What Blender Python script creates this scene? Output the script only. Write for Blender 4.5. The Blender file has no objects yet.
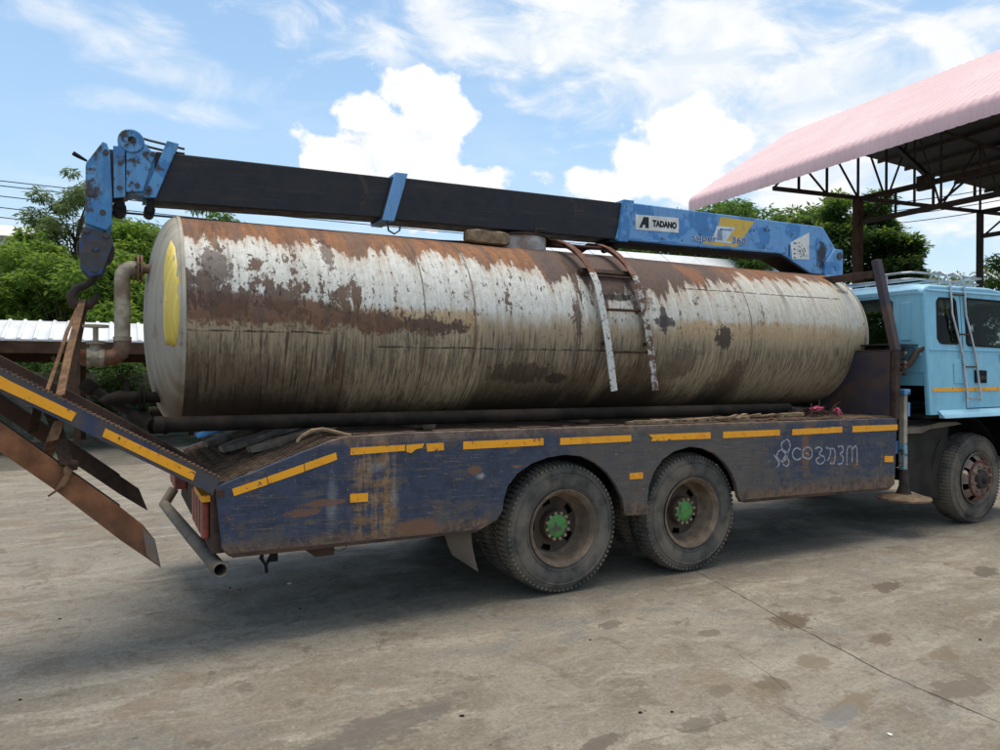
import bpy, bmesh, math, random
import numpy as np
from mathutils import Vector, Matrix, noise as mnoise
R = math.radians
PI = math.pi
rnd = random.Random(7)
nrnd = np.random.default_rng(11)
S = bpy.context.scene
COL = S.collection

# ------------------------------------------------------------------ camera
FPX, PITCH, ROLL, YAW = 726.18, 0.00753, 0.0011, 0.48607
CAM = Vector((-3.1184, -4.7960, 1.7710))
F0 = Vector((math.sin(YAW), math.cos(YAW), 0)); R0 = Vector((math.cos(YAW), -math.sin(YAW), 0)); U0 = Vector((0, 0, 1))
CF = F0*math.cos(PITCH) - U0*math.sin(PITCH); CU_ = U0*math.cos(PITCH) + F0*math.sin(PITCH)
CR = R0*math.cos(ROLL) + CU_*math.sin(ROLL); CU = CU_*math.cos(ROLL) - R0*math.sin(ROLL)
cd = bpy.data.cameras.new('camera'); cam = bpy.data.objects.new('camera', cd); COL.objects.link(cam)
cd.sensor_width = 36; cd.lens = FPX*36/1000; cd.clip_start = 0.05; cd.clip_end = 3000
m3 = Matrix((CR, CU, -CF)).transposed()
cam.matrix_world = Matrix.Translation(CAM) @ m3.to_4x4()
S.camera = cam

# ------------------------------------------------------------------ light
SUN_EL, SUN_AZ = 86.5, 60.0          # azimuth clockwise from +Y towards +X
sd = bpy.data.lights.new('sun', 'SUN'); sun = bpy.data.objects.new('sun', sd); COL.objects.link(sun)
sd.energy = 1.5; sd.angle = R(38.0); sd.color = (1.0, 0.92, 0.80)
sdir = Vector((math.cos(R(SUN_EL))*math.sin(R(SUN_AZ)), math.cos(R(SUN_EL))*math.cos(R(SUN_AZ)), math.sin(R(SUN_EL))))
sun.rotation_euler = sdir.to_track_quat('Z', 'Y').to_euler()
S.view_settings.view_transform = 'Standard'; S.view_settings.look = 'None'
S.view_settings.exposure = 0.92; S.view_settings.gamma = 1.0

# ------------------------------------------------------------------ node helper
class NT:
    def __init__(s, tree): s.t = tree; s.x = 0
    def node(s, typ, **kw):
        n = s.t.nodes.new(typ)
        for k, v in kw.items(): setattr(n, k, v)
        return n
    def put(s, sock, v):
        if isinstance(v, bpy.types.NodeSocket): s.t.links.new(v, sock)
        elif isinstance(v, (int, float)):
            if sock.type in ('RGBA',): sock.default_value = (v, v, v, 1)
            elif sock.type == 'VECTOR': sock.default_value = (v, v, v)
            else: sock.default_value = v
        else:
            v = tuple(v)
            if sock.type == 'RGBA' and len(v) == 3: v = v + (1,)
            sock.default_value = v
    def m(s, op, a, b=0.0, c=0.0, clamp=False):
        n = s.node('ShaderNodeMath', operation=op, use_clamp=clamp)
        s.put(n.inputs[0], a); s.put(n.inputs[1], b); s.put(n.inputs[2], c)
        return n.outputs[0]
    def add(s, a, b): return s.m('ADD', a, b)
    def mul(s, a, b): return s.m('MULTIPLY', a, b)
    def sub(s, a, b): return s.m('SUBTRACT', a, b)
    def mx(s, a, b): return s.m('MAXIMUM', a, b)
    def mn(s, a, b): return s.m('MINIMUM', a, b)
    def ss(s, v, a, b, lo=0.0, hi=1.0):          # smoothstep from a to b
        n = s.node('ShaderNodeMapRange', interpolation_type='SMOOTHSTEP')
        s.put(n.inputs[0], v); s.put(n.inputs[1], a); s.put(n.inputs[2], b); s.put(n.inputs[3], lo); s.put(n.inputs[4], hi)
        return n.outputs[0]
    def mix(s, f, a, b, blend='MIX'):
        n = s.node('ShaderNodeMix', data_type='RGBA', blend_type=blend)
        s.put(n.inputs[0], f); s.put(n.inputs[6], a); s.put(n.inputs[7], b)
        return n.outputs[2]
    def noise(s, vec, scale=5, detail=4, rough=.55, dist=0.0, w=None):
        n = s.node('ShaderNodeTexNoise')
        s.put(n.inputs['Vector'], vec); s.put(n.inputs['Scale'], scale); s.put(n.inputs['Detail'], detail)
        s.put(n.inputs['Roughness'], rough); s.put(n.inputs['Distortion'], dist)
        return n.outputs[0]
    def voro(s, vec, scale, feature='F1', rnd_=1.0):
        n = s.node('ShaderNodeTexVoronoi', feature=feature)
        s.put(n.inputs['Vector'], vec); s.put(n.inputs['Scale'], scale); s.put(n.inputs['Randomness'], rnd_)
        return n.outputs[0]
    def comb(s, x, y, z):
        n = s.node('ShaderNodeCombineXYZ'); s.put(n.inputs[0], x); s.put(n.inputs[1], y); s.put(n.inputs[2], z); return n.outputs[0]
    def sep(s, v):
        n = s.node('ShaderNodeSeparateXYZ'); s.put(n.inputs[0], v); return n.outputs
    def vm(s, op, a, b):
        n = s.node('ShaderNodeVectorMath', operation=op); s.put(n.inputs[0], a); s.put(n.inputs[1], b); return n.outputs[0]
    def scl(s, v, sx, sy, sz): return s.vm('MULTIPLY', v, (sx, sy, sz))
    def obj(s, seed=True):
        o = s.node('ShaderNodeTexCoord').outputs['Object']
        if seed:
            r = s.node('ShaderNodeObjectInfo').outputs['Random']
            o = s.vm('ADD', o, s.comb(s.mul(r, 17.3), s.mul(r, 9.1), s.mul(r, 5.7)))
        return o
    def geo(s): return s.node('ShaderNodeNewGeometry').outputs['Position']
    def ramp(s, v, stops, interp='LINEAR'):
        n = s.node('ShaderNodeValToRGB'); n.color_ramp.interpolation = interp; e = n.color_ramp.elements
        while len(e) < len(stops): e.new(.5)
        for el_, (p_, c_) in zip(e, stops):
            el_.position = p_; el_.color = (c_, c_, c_, 1) if isinstance(c_, (int, float)) else tuple(c_)+(1,)
        s.put(n.inputs[0], v); return n.outputs[0]
    def band(s, v, c, w0, w1): return s.ss(s.m('ABSOLUTE', s.sub(v, c)), w0, w1)
    def bump(s, h, strength=.3, dist=.01):
        n = s.node('ShaderNodeBump'); s.put(n.inputs['Strength'], strength); s.put(n.inputs['Distance'], dist); s.put(n.inputs['Height'], h)
        return n.outputs[0]

def mat(name):
    m = bpy.data.materials.new(name); m.use_nodes = True
    t = m.node_tree; t.nodes.clear()
    k = NT(t); out = k.node('ShaderNodeOutputMaterial'); b = k.node('ShaderNodeBsdfPrincipled')
    t.links.new(b.outputs[0], out.inputs[0])
    k.b = b; k.o = out
    return m, k
def fin(k, col, rough=.6, metal=0.0, normal=None, spec=None):
    k.put(k.b.inputs['Base Color'], col); k.put(k.b.inputs['Roughness'], rough); k.put(k.b.inputs['Metallic'], metal)
    if normal is not None: k.put(k.b.inputs['Normal'], normal)
    if spec is not None: k.put(k.b.inputs['Specular IOR Level'], spec)

# ------------------------------------------------------------------ world: Nishita sky with clouds far away
W = bpy.data.worlds.new('World'); S.world = W; W.use_nodes = True
wt = W.node_tree; wt.nodes.clear(); k = NT(wt)
sky = k.node('ShaderNodeTexSky', sky_type='NISHITA'); sky.sun_disc = False
sky.sun_elevation = R(SUN_EL); sky.sun_rotation = R(SUN_AZ); sky.air_density = 1.0; sky.dust_density = 1.6; sky.ozone_density = 1.2; sky.altitude = 0
gd = k.node('ShaderNodeTexCoord').outputs['Generated']
sx, sy, sz = k.sep(gd)
az = k.mul(k.m('ARCTAN2', sx, sy), 180/PI); el = k.mul(k.m('ARCSINE', sz), 180/PI)
def azel(px, py):
    d = (CF + CR*((px-500)/FPX) + CU*((375-py)/FPX)).normalized()
    return math.degrees(math.atan2(d.x, d.y)), math.degrees(math.asin(d.z))
n1 = k.noise(k.comb(k.mul(az, .075), k.mul(el, .085), 3.0), 3.6, 9, .56)
n2 = k.noise(k.comb(k.mul(az, .05), k.mul(el, .16), 9.0), 1.1, 6, .55, .6)
n3 = k.noise(k.comb(k.add(k.mul(az, .05), k.mul(el, .02)), k.mul(el, .10), 5.0), 3.4, 8, .60, .5)
def blob(px, py, wpx, hpx):
    a, e = azel(px, py); a2, _ = azel(px+wpx, py); _, e2 = azel(px, py-hpx)
    u = k.mul(k.sub(az, a), 1/(a2-a)); v = k.mul(k.sub(el, e), 1/(e2-e))
    return k.sub(1.0, k.m('SQRT', k.add(k.mul(u, u), k.mul(v, v))))
def union(bl):
    r = bl[0]
    for b in bl[1:]: r = k.mx(r, b)
    return r
# crisp cumulus heads
cu = union([blob(402, 88, 38, 30), blob(368, 116, 38, 36), blob(436, 116, 40, 42), blob(330, 152, 32, 22), blob(312, 162, 16, 12), blob(395, 150, 84, 44), blob(415, 192, 104, 40),
            blob(640, 172, 50, 36), blob(605, 186, 40, 26), blob(690, 146, 60, 62)])
cu_m = k.ss(k.add(cu, k.mul(k.sub(n1, .5), 2.0)), -.02, .24)
# broad soft bank to the right and thin veils
bk = union([blob(840, 120, 260, 150), blob(700, 60, 190, 95), blob(560, 45, 150, 45), blob(1100, 150, 300, 200), blob(620, 30, 330, 60)])
bk_m = k.ss(k.add(k.mul(bk, .9), k.mul(k.sub(n3, .5), 2.4)), -.25, .62)
ve = union([blob(130, 40, 80, 40), blob(175, 75, 90, 30), blob(60, 10, 80, 30), blob(380, 40, 100, 25), blob(150, 105, 110, 18)])
ve_m = k.mul(k.ss(k.add(k.mul(ve, .8), k.mul(k.sub(n3, .5), 2.2)), -.1, 1.1), .68)
lo_m = k.mul(k.ss(k.add(k.mul(k.ss(el, 26, 2), .45), k.mul(k.sub(n2, .5), 1.2)), .05, .75), .55)
ot_m = k.mul(k.ss(n2, .30, .50), k.ss(el, 34, 48))          # cloud over the unseen upper sky, thickened to whiten the fill light
msk = k.m('MAXIMUM', k.mx(k.mx(cu_m, k.mul(bk_m, .93)), k.mx(ve_m, lo_m)), ot_m, clamp=True)
ccol = k.mix(k.ss(n1, .25, .62), (4.7, 4.95, 5.25), (5.6, 5.6, 5.6))
skc = k.mix(k.ss(el, 45, 0, .06, .55), k.mix(1.0, sky.outputs[0], (.82, 1.0, 1.04), 'MULTIPLY'), (3.35, 4.55, 5.75))           # thin humid veil everywhere
ccol = k.mix(k.mul(k.ss(n3, .42, .60), k.sub(1.0, cu_m)), (4.4, 4.8, 5.2), ccol)
ccol = k.mix(k.mul(cu_m, .85), ccol, k.mix(k.ss(n1, .22, .5), (4.6, 4.85, 5.15), (5.8, 5.75, 5.65)))
c = k.mix(msk, skc, ccol)
bg = k.node('ShaderNodeBackground'); k.put(bg.inputs[0], c); bg.inputs[1].default_value = .1
wo = k.node('ShaderNodeOutputWorld'); wt.links.new(bg.outputs[0], wo.inputs[0])

# ------------------------------------------------------------------ where a photo pixel's ray meets a real plane of the place
def ray(px, py): return CF + CR*((px-500)/FPX) + CU*((375-py)/FPX)
def aY(px, py, Y): d = ray(px, py); return CAM + d*((Y-CAM.y)/d.y)
def aX(px, py, X): d = ray(px, py); return CAM + d*((X-CAM.x)/d.x)
def aZ(px, py, Z): d = ray(px, py); return CAM + d*((Z-CAM.z)/d.z)
def aD(px, py, D): return CAM + ray(px, py)*D

# ------------------------------------------------------------------ mesh helper
class MB:
    def __init__(s): s.v = []; s.f = []; s.mi = []; s.cur = 0
    def raw(s, vs, fs):
        o = len(s.v); s.v += [tuple(v) for v in vs]
        for f in fs: s.f.append([i+o for i in f]); s.mi.append(s.cur)
        return s
    def box(s, x0, x1, y0, y1, z0, z1):
        v = [(x, y, z) for x in (x0, x1) for y in (y0, y1) for z in (z0, z1)]
        return s.raw(v, [(0, 1, 3, 2), (4, 6, 7, 5), (0, 4, 5, 1), (2, 3, 7, 6), (0, 2, 6, 4), (1, 5, 7, 3)])
    def bar(s, a, b, w, h, up=(0, 0, 1)):        # box beam from a to b, w sideways, h along up
        a, b = Vector(a), Vector(b); d = (b-a).normalized(); up = Vector(up)
        sd_ = d.cross(up)
        if sd_.length < 1e-4: sd_ = d.cross(Vector((1, 0, 0)))
        sd_.normalize(); u = sd_.cross(d).normalized()
        v = [p + sd_*(i*w/2) + u*(j*h/2) for p in (a, b) for i in (-1, 1) for j in (-1, 1)]
        return s.raw(v, [(0, 1, 3, 2), (4, 6, 7, 5), (0, 4, 5, 1), (2, 3, 7, 6), (0, 2, 6, 4), (1, 5, 7, 3)])
    def prism(s, pts, off):                       # planar outline pts extruded by vector off
        n = len(pts); off = Vector(off); a = [Vector(p) for p in pts]; b = [p+off for p in a]
        return s.raw(a+b, [list(range(n))[::-1], [n+i for i in range(n)]] + [(i, (i+1) % n, n+(i+1) % n, n+i) for i in range(n)])
    def xz(s, pts, y0, y1): return s.prism([(x, y0, z) for x, z in pts], (0, y1-y0, 0))
    def tube(s, path, r, seg=8, cap=True):
        P = [Vector(p) for p in path]; n = len(P); rs = r if isinstance(r, (list, tuple)) else [r]*n
        vs = []; T0 = (P[1]-P[0]).normalized(); ref = Vector((0, 0, 1)) if abs(T0.z) < .9 else Vector((1, 0, 0))
        N = T0.cross(ref).normalized()
        for i in range(n):
            T = (P[min(i+1, n-1)]-P[max(i-1, 0)]).normalized()
            N = (N - T*N.dot(T)).normalized(); B = T.cross(N)
            for j in range(seg):
                a = 2*PI*j/seg; vs.append(P[i] + (N*math.cos(a)+B*math.sin(a))*rs[i])
        fs = [(i*seg+j, i*seg+(j+1) % seg, (i+1)*seg+(j+1) % seg, (i+1)*seg+j) for i in range(n-1) for j in range(seg)]
        if cap: fs += [list(range(seg))[::-1], [(n-1)*seg+j for j in range(seg)]]
        return s.raw(vs, fs)
    def cyl(s, c, axis, r, h, seg=20, r2=None):
        c = Vector(c); a = Vector(axis).normalized()
        return s.tube([c, c+a*h], [r, r if r2 is None else r2], seg)
    def lathe(s, prof, c, axis='y', seg=48, skip=None, closed=False):   # prof: (axial, radius)
        c = Vector(c); vs = []; n = len(prof)
        for (t, r) in prof:
            for j in range(seg):
                a = 2*PI*j/seg; u, w = r*math.cos(a), r*math.sin(a)
                vs.append(c + (Vector((u, t, w)) if axis == 'y' else Vector((t, u, w)) if axis == 'x' else Vector((u, w, t))))
        fs = []
        for i in range(n if closed else n-1):
            for j in range(seg):
                if skip and skip(i, j): continue
                i2 = (i+1) % n
                f = (i*seg+j, i2*seg+j, i2*seg+(j+1) % seg, i*seg+(j+1) % seg)
                fs.append(f if axis != 'x' else f[::-1])
        return s.raw(vs, fs)
    def ribbon(s, path, w, side, th=.008):        # flat strap along path, width w along side
        P = [Vector(p) for p in path]; n = len(P); sd_ = Vector(side).normalized(); vs = []
        for i in range(n):
            T = (P[min(i+1, n-1)]-P[max(i-1, 0)]).normalized(); nn = T.cross(sd_).normalized()
            for a, b in ((-1, -1), (1, -1), (1, 1), (-1, 1)): vs.append(P[i]+sd_*(a*w/2)+nn*(b*th/2))
        fs = [(i*4+j, i*4+(j+1) % 4, (i+1)*4+(j+1) % 4, (i+1)*4+j) for i in range(n-1) for j in range(4)]
        return s.raw(vs, fs + [(3, 2, 1, 0), tuple((n-1)*4+j for j in range(4))])

WLOC = {}
def wl(o): return WLOC.get(o.name, Vector((0, 0, 0)))
def obj(name, mb, mats, parent=None, smooth=None, bevel=0, origin=None, bseg=2):
    me = bpy.data.meshes.new(name)
    V = np.array(mb.v, dtype=np.float64)
    c = Vector(origin) if origin is not None else Vector(tuple((V.min(0)+V.max(0))/2))
    V = V - np.array(c)
    me.from_pydata([tuple(v) for v in V], [], mb.f)
    if not isinstance(mats, (list, tuple)): mats = [mats]
    for m_ in mats: me.materials.append(m_)
    if len(mats) > 1: me.polygons.foreach_set('material_index', mb.mi)
    bm = bmesh.new(); bm.from_mesh(me); bmesh.ops.recalc_face_normals(bm, faces=bm.faces); bm.to_mesh(me); bm.free()
    if smooth is not None:
        me.shade_smooth(); me.set_sharp_from_angle(angle=R(smooth))
    o = bpy.data.objects.new(name, me); COL.objects.link(o)
    WLOC[o.name] = c
    if parent is not None: o.parent = parent; o.location = c - wl(parent)
    else: o.location = c
    if bevel:
        b = o.modifiers.new('edge', 'BEVEL'); b.width = bevel; b.segments = bseg; b.limit_method = 'ANGLE'; b.angle_limit = R(40)
        b.harden_normals = False
    return o
def thing(name, loc, label, cat, group=None, parent=None):
    o = bpy.data.objects.new(name, None); COL.objects.link(o); o.empty_display_size = .2
    loc = Vector(loc); WLOC[o.name] = loc
    if parent is not None: o.parent = parent; o.location = loc - wl(parent)
    else: o.location = loc
    if label: tag(o, label, cat, group)
    return o
def tag(o, label, cat, group=None):
    o['label'] = label; o['category'] = cat
    if group: o['group'] = group
    return o
def struct(o): o['kind'] = 'structure'; return o
def copy_tree(o, parent=None, offset=(0, 0, 0)):
    c_ = o.copy(); COL.objects.link(c_); WLOC[c_.name] = wl(o) + Vector(offset)
    if parent is not None: c_.parent = parent
    if parent is None or parent == o.parent: c_.location = o.location + Vector(offset)
    for ch in list(o.children): copy_tree(ch, c_)
    return c_
def text_mesh(txt, size, bold=0.0, extr=.0015, spacing=1.0, shear=0.0):
    cu_ = bpy.data.curves.new('txt', 'FONT'); cu_.body = txt; cu_.size = size; cu_.offset = bold; cu_.extrude = extr
    cu_.space_character = spacing; cu_.shear = shear; cu_.align_x = 'LEFT'; cu_.resolution_u = 3
    to = bpy.data.objects.new('txt', cu_); COL.objects.link(to)
    me = bpy.data.meshes.new_from_object(to.evaluated_get(bpy.context.evaluated_depsgraph_get()))
    vs = [v.co.copy() for v in me.vertices]; fs = [list(p.vertices) for p in me.polygons]
    bpy.data.objects.remove(to); bpy.data.curves.remove(cu_); bpy.data.meshes.remove(me)
    return vs, fs
def place_text(mb, txt, o, ux, uz, size, width=None, **kw):   # letters standing on a plane: o lower left, ux along, uz up
    vs, fs = text_mesh(txt, size, **kw); ux, uz = Vector(ux), Vector(uz); nrm = ux.cross(uz)
    w = max(v.x for v in vs)-min(v.x for v in vs); sx_ = (width/w) if width else 1; x0 = min(v.x for v in vs)
    mb.raw([Vector(o)+ux*((v.x-x0)*sx_)+uz*v.y+nrm*v.z for v in vs], fs)

# ------------------------------------------------------------------ materials
def m_paint(name, base, dark, rust=(.10, .055, .035), flake=.5, rustamt=.35, scale=6.0, rough=.5, grime=.35, seed=True):
    m, k = mat(name); o = k.obj(seed)
    a = k.noise(o, scale, 7, .62, .3); b = k.noise(o, scale*2.7, 8, .68, .2); g = k.noise(o, 1.7, 5, .6)
    col = k.mix(k.ss(a, flake-.02, flake+.03), dark, base)
    col = k.mix(k.mul(k.ss(b, .62-rustamt*.22, .68-rustamt*.2), 1.0), col, rust)
    gr = k.noise(k.scl(o, 9, 9, 1.3), 2.2, 6, .7)
    col = k.mix(k.mul(k.ss(k.add(k.mul(gr, .6), k.mul(g, .4)), .44, .72), grime), col, (.07, .055, .045))
    fin(k, col, k.ss(b, .3, .7, rough-.1, rough+.2), 0, k.bump(k.add(a, k.mul(b, .5)), .25, .004)); return m
def m_plain(name, col, rough=.6, var=.25, scale=8, metal=0.0, bump=.15, dirt=None, dirtamt=.5, spec=.3):
    m, k = mat(name); o = k.obj()
    a = k.noise(o, scale, 6, .6); b = k.noise(o, scale*.3, 4, .6)
    c1 = tuple(x*(1-var) for x in col); c2 = tuple(min(1, x*(1+var)) for x in col)
    cc = k.mix(k.ss(a, .3, .7), c1, c2)
    if dirt: cc = k.mix(k.mul(k.ss(b, .42, .62), dirtamt), cc, dirt)
    fin(k, cc, k.ss(a, .3, .7, max(0.05, rough-.08), min(1, rough+.08)), metal, k.bump(a, bump, .004), spec if rough < .6 else spec*.5); return m

M = {}
M['boom_blue'] = m_paint('boom_blue', (.135, .325, .60), (.05, .205, .47), (.035, .04, .05), .45, .12, 3.2, .42, .35)
M['head_blue'] = m_paint('head_blue', (.10, .30, .56), (.045, .19, .43), (.05, .042, .038), .45, .36, 3.4, .45, .45)
M['jib_blue'] = m_paint('jib_blue', (.11, .31, .56), (.05, .21, .45), (.055, .042, .036), .45, .50, 1.9, .45, .45)
M['hook_dark'] = m_paint('hook_dark', (.045, .040, .040), (.02, .055, .15), (.085, .06, .05), .47, .5, 7.0, .5, .3)
M['boom_black'] = m_plain('boom_black', (.018, .018, .022), .5, .3, 4, 0, .08, (.04, .03, .028), .5)
M['black'] = m_plain('black', (.015, .014, .014), .7, .3, 9)
M['dark_steel'] = m_plain('dark_steel', (.045, .036, .032), .65, .4, 9, 0, .3, (.09, .05, .03), .5)
M['cable'] = m_plain('cable', (.02, .02, .02), .5, .2, 30)
M['cab_blue'] = m_paint('cab_blue', (.225, .51, .655), (.205, .48, .63), (.27, .25, .22), .5, -.12, 3.0, .40, .22)
M['sill_blue'] = m_paint('sill_blue', (.36, .62, .76), (.33, .58, .73), (.2, .16, .12), .5, -.1, 4.0, .42, .15)
M['yellow_tape'] = m_paint('yellow_tape', (.90, .37, .004), (.82, .31, .003), (.07, .05, .04), .42, .12, 9.0, .45, .12)
M['rubber'] = m_plain('rubber', (.035, .033, .031), .85, .35, 14, 0, .25, (.085, .072, .058), .75)
M['tyre_rubber'] = m_plain('tyre_rubber', (.085, .078, .068), .9, .35, 9, 0, .3, (.19, .155, .118), .85)
M['flap_rubber'] = m_plain('flap_rubber', (.14, .115, .09), .8, .3, 6, 0, .2, (.20, .16, .12), .7)
M['guard_rubber'] = m_plain('guard_rubber', (.035, .03, .026), .85, .3, 5, 0, .2, (.06, .048, .036), .6)
M['rim_brown'] = m_plain('rim_brown', (.20, .145, .10), .75, .35, 10, 0, .3, (.10, .072, .052), .6)
M['rim_shaded'] = m_plain('rim_shaded', (.070, .050, .036), .8, .35, 10, 0, .3, (.12, .085, .06), .5)  # rim brown darkened: shade inside the deep wheel dish put into the colour
M['rim_white'] = m_plain('rim_white', (.24, .195, .155), .6, .25, 12, 0, .3, (.16, .10, .07), .75)
M['rim_red'] = m_plain('rim_red', (.16, .05, .036), .6, .3, 12, 0, .2, (.10, .06, .05), .5)
M['green'] = m_paint('hub_green', (.075, .27, .05), (.06, .21, .045), (.09, .08, .055), .45, .30, 6, .55, .4)
M['nut'] = m_plain('nut_steel', (.27, .20, .135), .6, .3, 20, .1)
M['chrome'] = m_plain('ladder_steel', (.45, .46, .47), .35, .2, 12, .6)
M['lamp_red'] = m_plain('lamp_red', (.30, .065, .045), .45, .35, 22, 0, .1, (.14, .06, .045), .6)
M['sticker_white'] = m_plain('sticker_white', (.72, .71, .66), .5, .08, 14, 0, .1, (.45, .42, .36), .4)
M['ink'] = m_plain('ink', (.012, .014, .02), .5, .2, 12)
M['decal_yellow'] = m_paint('decal_yellow', (.66, .42, .05), (.52, .36, .10), (.20, .33, .5), .38, .22, 9.0, .5, .15)
M['decal_grey'] = m_plain('decal_grey', (.58, .66, .76), .5, .15, 10)
M['decal_blue'] = m_plain('decal_blue', (.05, .11, .28), .5, .2, 10)
M['wood'] = m_plain('wood', (.23, .16, .10), .85, .4, 14, 0, .5)
M['wood_grey'] = m_plain('wood_grey', (.19, .155, .12), .9, .4, 10, 0, .5)
M['pink'] = m_plain('pink_cloth', (.45, .07, .13), .7, .25, 12)
M['blue_plastic'] = m_plain('blue_plastic', (.03, .22, .48), .5, .25, 8)
M['chalk'] = m_plain('chalk_paint', (.30, .30, .34), .8, .6, 60)
M['webbing'] = m_plain('webbing', (.19, .105, .055), .85, .3, 30, 0, .4, (.07, .04, .025), .6)
M['webbing_dark'] = m_plain('webbing_dark', (.05, .03, .02), .85, .3, 30, 0, .4)
M['pipe'] = m_plain('pipe_grey', (.40, .35, .26), .65, .25, 12, 0, .3, (.15, .085, .045), .65)
M['pipe_rust'] = m_plain('pipe_rust', (.17, .075, .035), .75, .4, 14, 0, .35, (.30, .25, .2), .45)
M['pipe_black'] = m_plain('pipe_black', (.014, .011, .009), .8, .4, 8, 0, .2, (.05, .035, .024), .5)
M['rust_beam'] = m_plain('rust_beam', (.21, .09, .042), .75, .4, 6, 0, .25, (.085, .048, .034), .8)
M['rust_dark'] = m_plain('rust_dark', (.055, .036, .028), .8, .4, 8, 0, .3, (.10, .055, .035), .6)
M['deck'] = m_plain('deck_dirt', (.13, .085, .055), .9, .45, 14, 0, .5, (.06, .045, .035), .6)
M['truss_steel'] = m_plain('truss_steel', (.045, .036, .032), .7, .35, 6, 0, .2, (.09, .05, .032), .4)
M['white_metal'] = m_plain('white_metal', (.76, .765, .77), .45, .06, 3, 0, .05, (.60, .61, .62), .3)
M['white_wall'] = m_plain('white_wall', (.66, .65, .62), .8, .06, 1, 0, .05)
M['pink_metal'] = m_plain('pink_metal', (.76, .56, .56), .65, .05, 1.6, 0, .04, (.69, .49, .48), .6)
M['pink_trim'] = m_plain('pink_trim', (.70, .48, .49), .6, .06, 2, 0, .04, (.63, .42, .43), .6)
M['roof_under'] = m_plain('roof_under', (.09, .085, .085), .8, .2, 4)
M['shed_post'] = m_plain('shed_post', (.065, .036, .022), .8, .3, 5)
M['wall_block'] = m_plain('wall_block', (.19, .20, .16), .9, .3, 3, 0, .4, (.08, .10, .06), .7)
M['bark'] = m_plain('bark', (.10, .075, .05), .95, .4, 12, 0, .6)
M['beige'] = m_plain('beige', (.42, .37, .29), .6, .15, 10, 0, .2, (.2, .14, .1), .4)
M['white_paint'] = m_plain('white_paint', (.55, .54, .51), .6, .12, 12, 0, .2, (.22, .12, .07), .75)

m, k = mat('boom_black'); o = k.obj(False)
a = k.noise(k.scl(o, .5, 1, 6), 2.2, 8, .68, .3); b = k.noise(o, 6, 8, .7); c_ = k.noise(k.scl(o, 1.5, 1, 30), 3, 6, .7)
col = k.mix(k.ss(b, .35, .65), (.013, .013, .016), (.026, .025, .028)); col = k.mix(k.mul(k.ss(a, .54, .68), .7), col, (.055, .042, .034)); col = k.mix(k.mul(k.ss(c_, .60, .68), .4), col, (.085, .07, .06))
col = k.mix(k.mul(k.ss(k.noise(o, 2.1, 8, .7, .6), .62, .70), .7), col, (.07, .04, .028))
fin(k, col, k.ss(b, .3, .7, .42, .7), 0, k.bump(k.add(a, b), .3, .006), .3); M['boom_black'] = m
# blue deck side with scratches, brown streaks and grime
m, k = mat('panel_blue'); o = k.obj(False); px_, py_, pz_ = k.sep(o)
a = k.noise(o, 1.6, 6, .62, .3); b = k.noise(k.scl(o, 7, 7, 1), 2.0, 8, .68); c_ = k.noise(o, 14, 8, .72); hs = k.noise(k.scl(o, 1.2, 1, 13), 5, 8, .72)
d_ = k.noise(o, 4.2, 10, .76, .5); hz_ = k.noise(k.scl(o, 1.3, 1, 7), 2.6, 10, .76, .2); vt = k.noise(k.scl(o, 9, 1, 1.1), 2.0, 8, .70)
col = k.mix(k.ss(c_, .35, .65), (.016, .023, .047), (.032, .043, .080))
midg = k.m('MULTIPLY', k.ss(px_, -1.1, -.4), k.ss(px_, 1.75, 1.1))                      # road dust thrown up round the wheel arches
gm = k.add(k.add(k.mul(d_, .46), k.mul(hz_, .40)), k.mul(vt, .14))
gm = k.add(gm, k.add(k.mul(midg, .075), k.add(k.mul(k.ss(pz_, .0, -.30), .055), k.mul(k.ss(px_, -1.6, -2.4), -.012))))
col = k.mix(k.mul(k.ss(gm, .515, .555), .75), col, k.mix(k.ss(b, .35, .65), (.060, .052, .050), (.105, .080, .060)))
col = k.mix(k.mul(midg, k.ss(d_, .3, .6, .35, .75)), col, k.mix(k.ss(hz_, .35, .65), (.062, .054, .050), (.090, .074, .064)))
st = k.mul(k.ss(k.m('ABSOLUTE', k.sub(px_, -2.33)), .20, .09), k.ss(k.add(k.mul(vt, .55), k.mul(hz_, .45)), .44, .54))
col = k.mix(k.mul(st, .9), col, k.mix(k.ss(c_, .4, .6), (.15, .08, .036), (.27, .155, .07)))
rs = k.ss(k.add(k.mul(k.noise(k.scl(o, 1, 1, 2.2), 2.3, 8, .70, .5), .55), k.mul(d_, .45)), .575, .605)
col = k.mix(k.mul(rs, .9), col, k.mix(k.ss(c_, .4, .6), (.085, .042, .027), (.19, .085, .04)))
lowr = k.ss(k.add(pz_, k.mul(k.sub(d_, .5), .30)), -.235, -.31)
col = k.mix(k.mul(lowr, .85), col, k.mix(k.ss(c_, .38, .6), (.040, .030, .025), (.16, .085, .045)))
topr = k.ss(k.add(pz_, k.mul(k.sub(d_, .5), .13)), .30, .36)
col = k.mix(k.mul(topr, .75), col, k.mix(k.ss(c_, .4, .6), (.10, .062, .042), (.20, .13, .09)))
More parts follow.
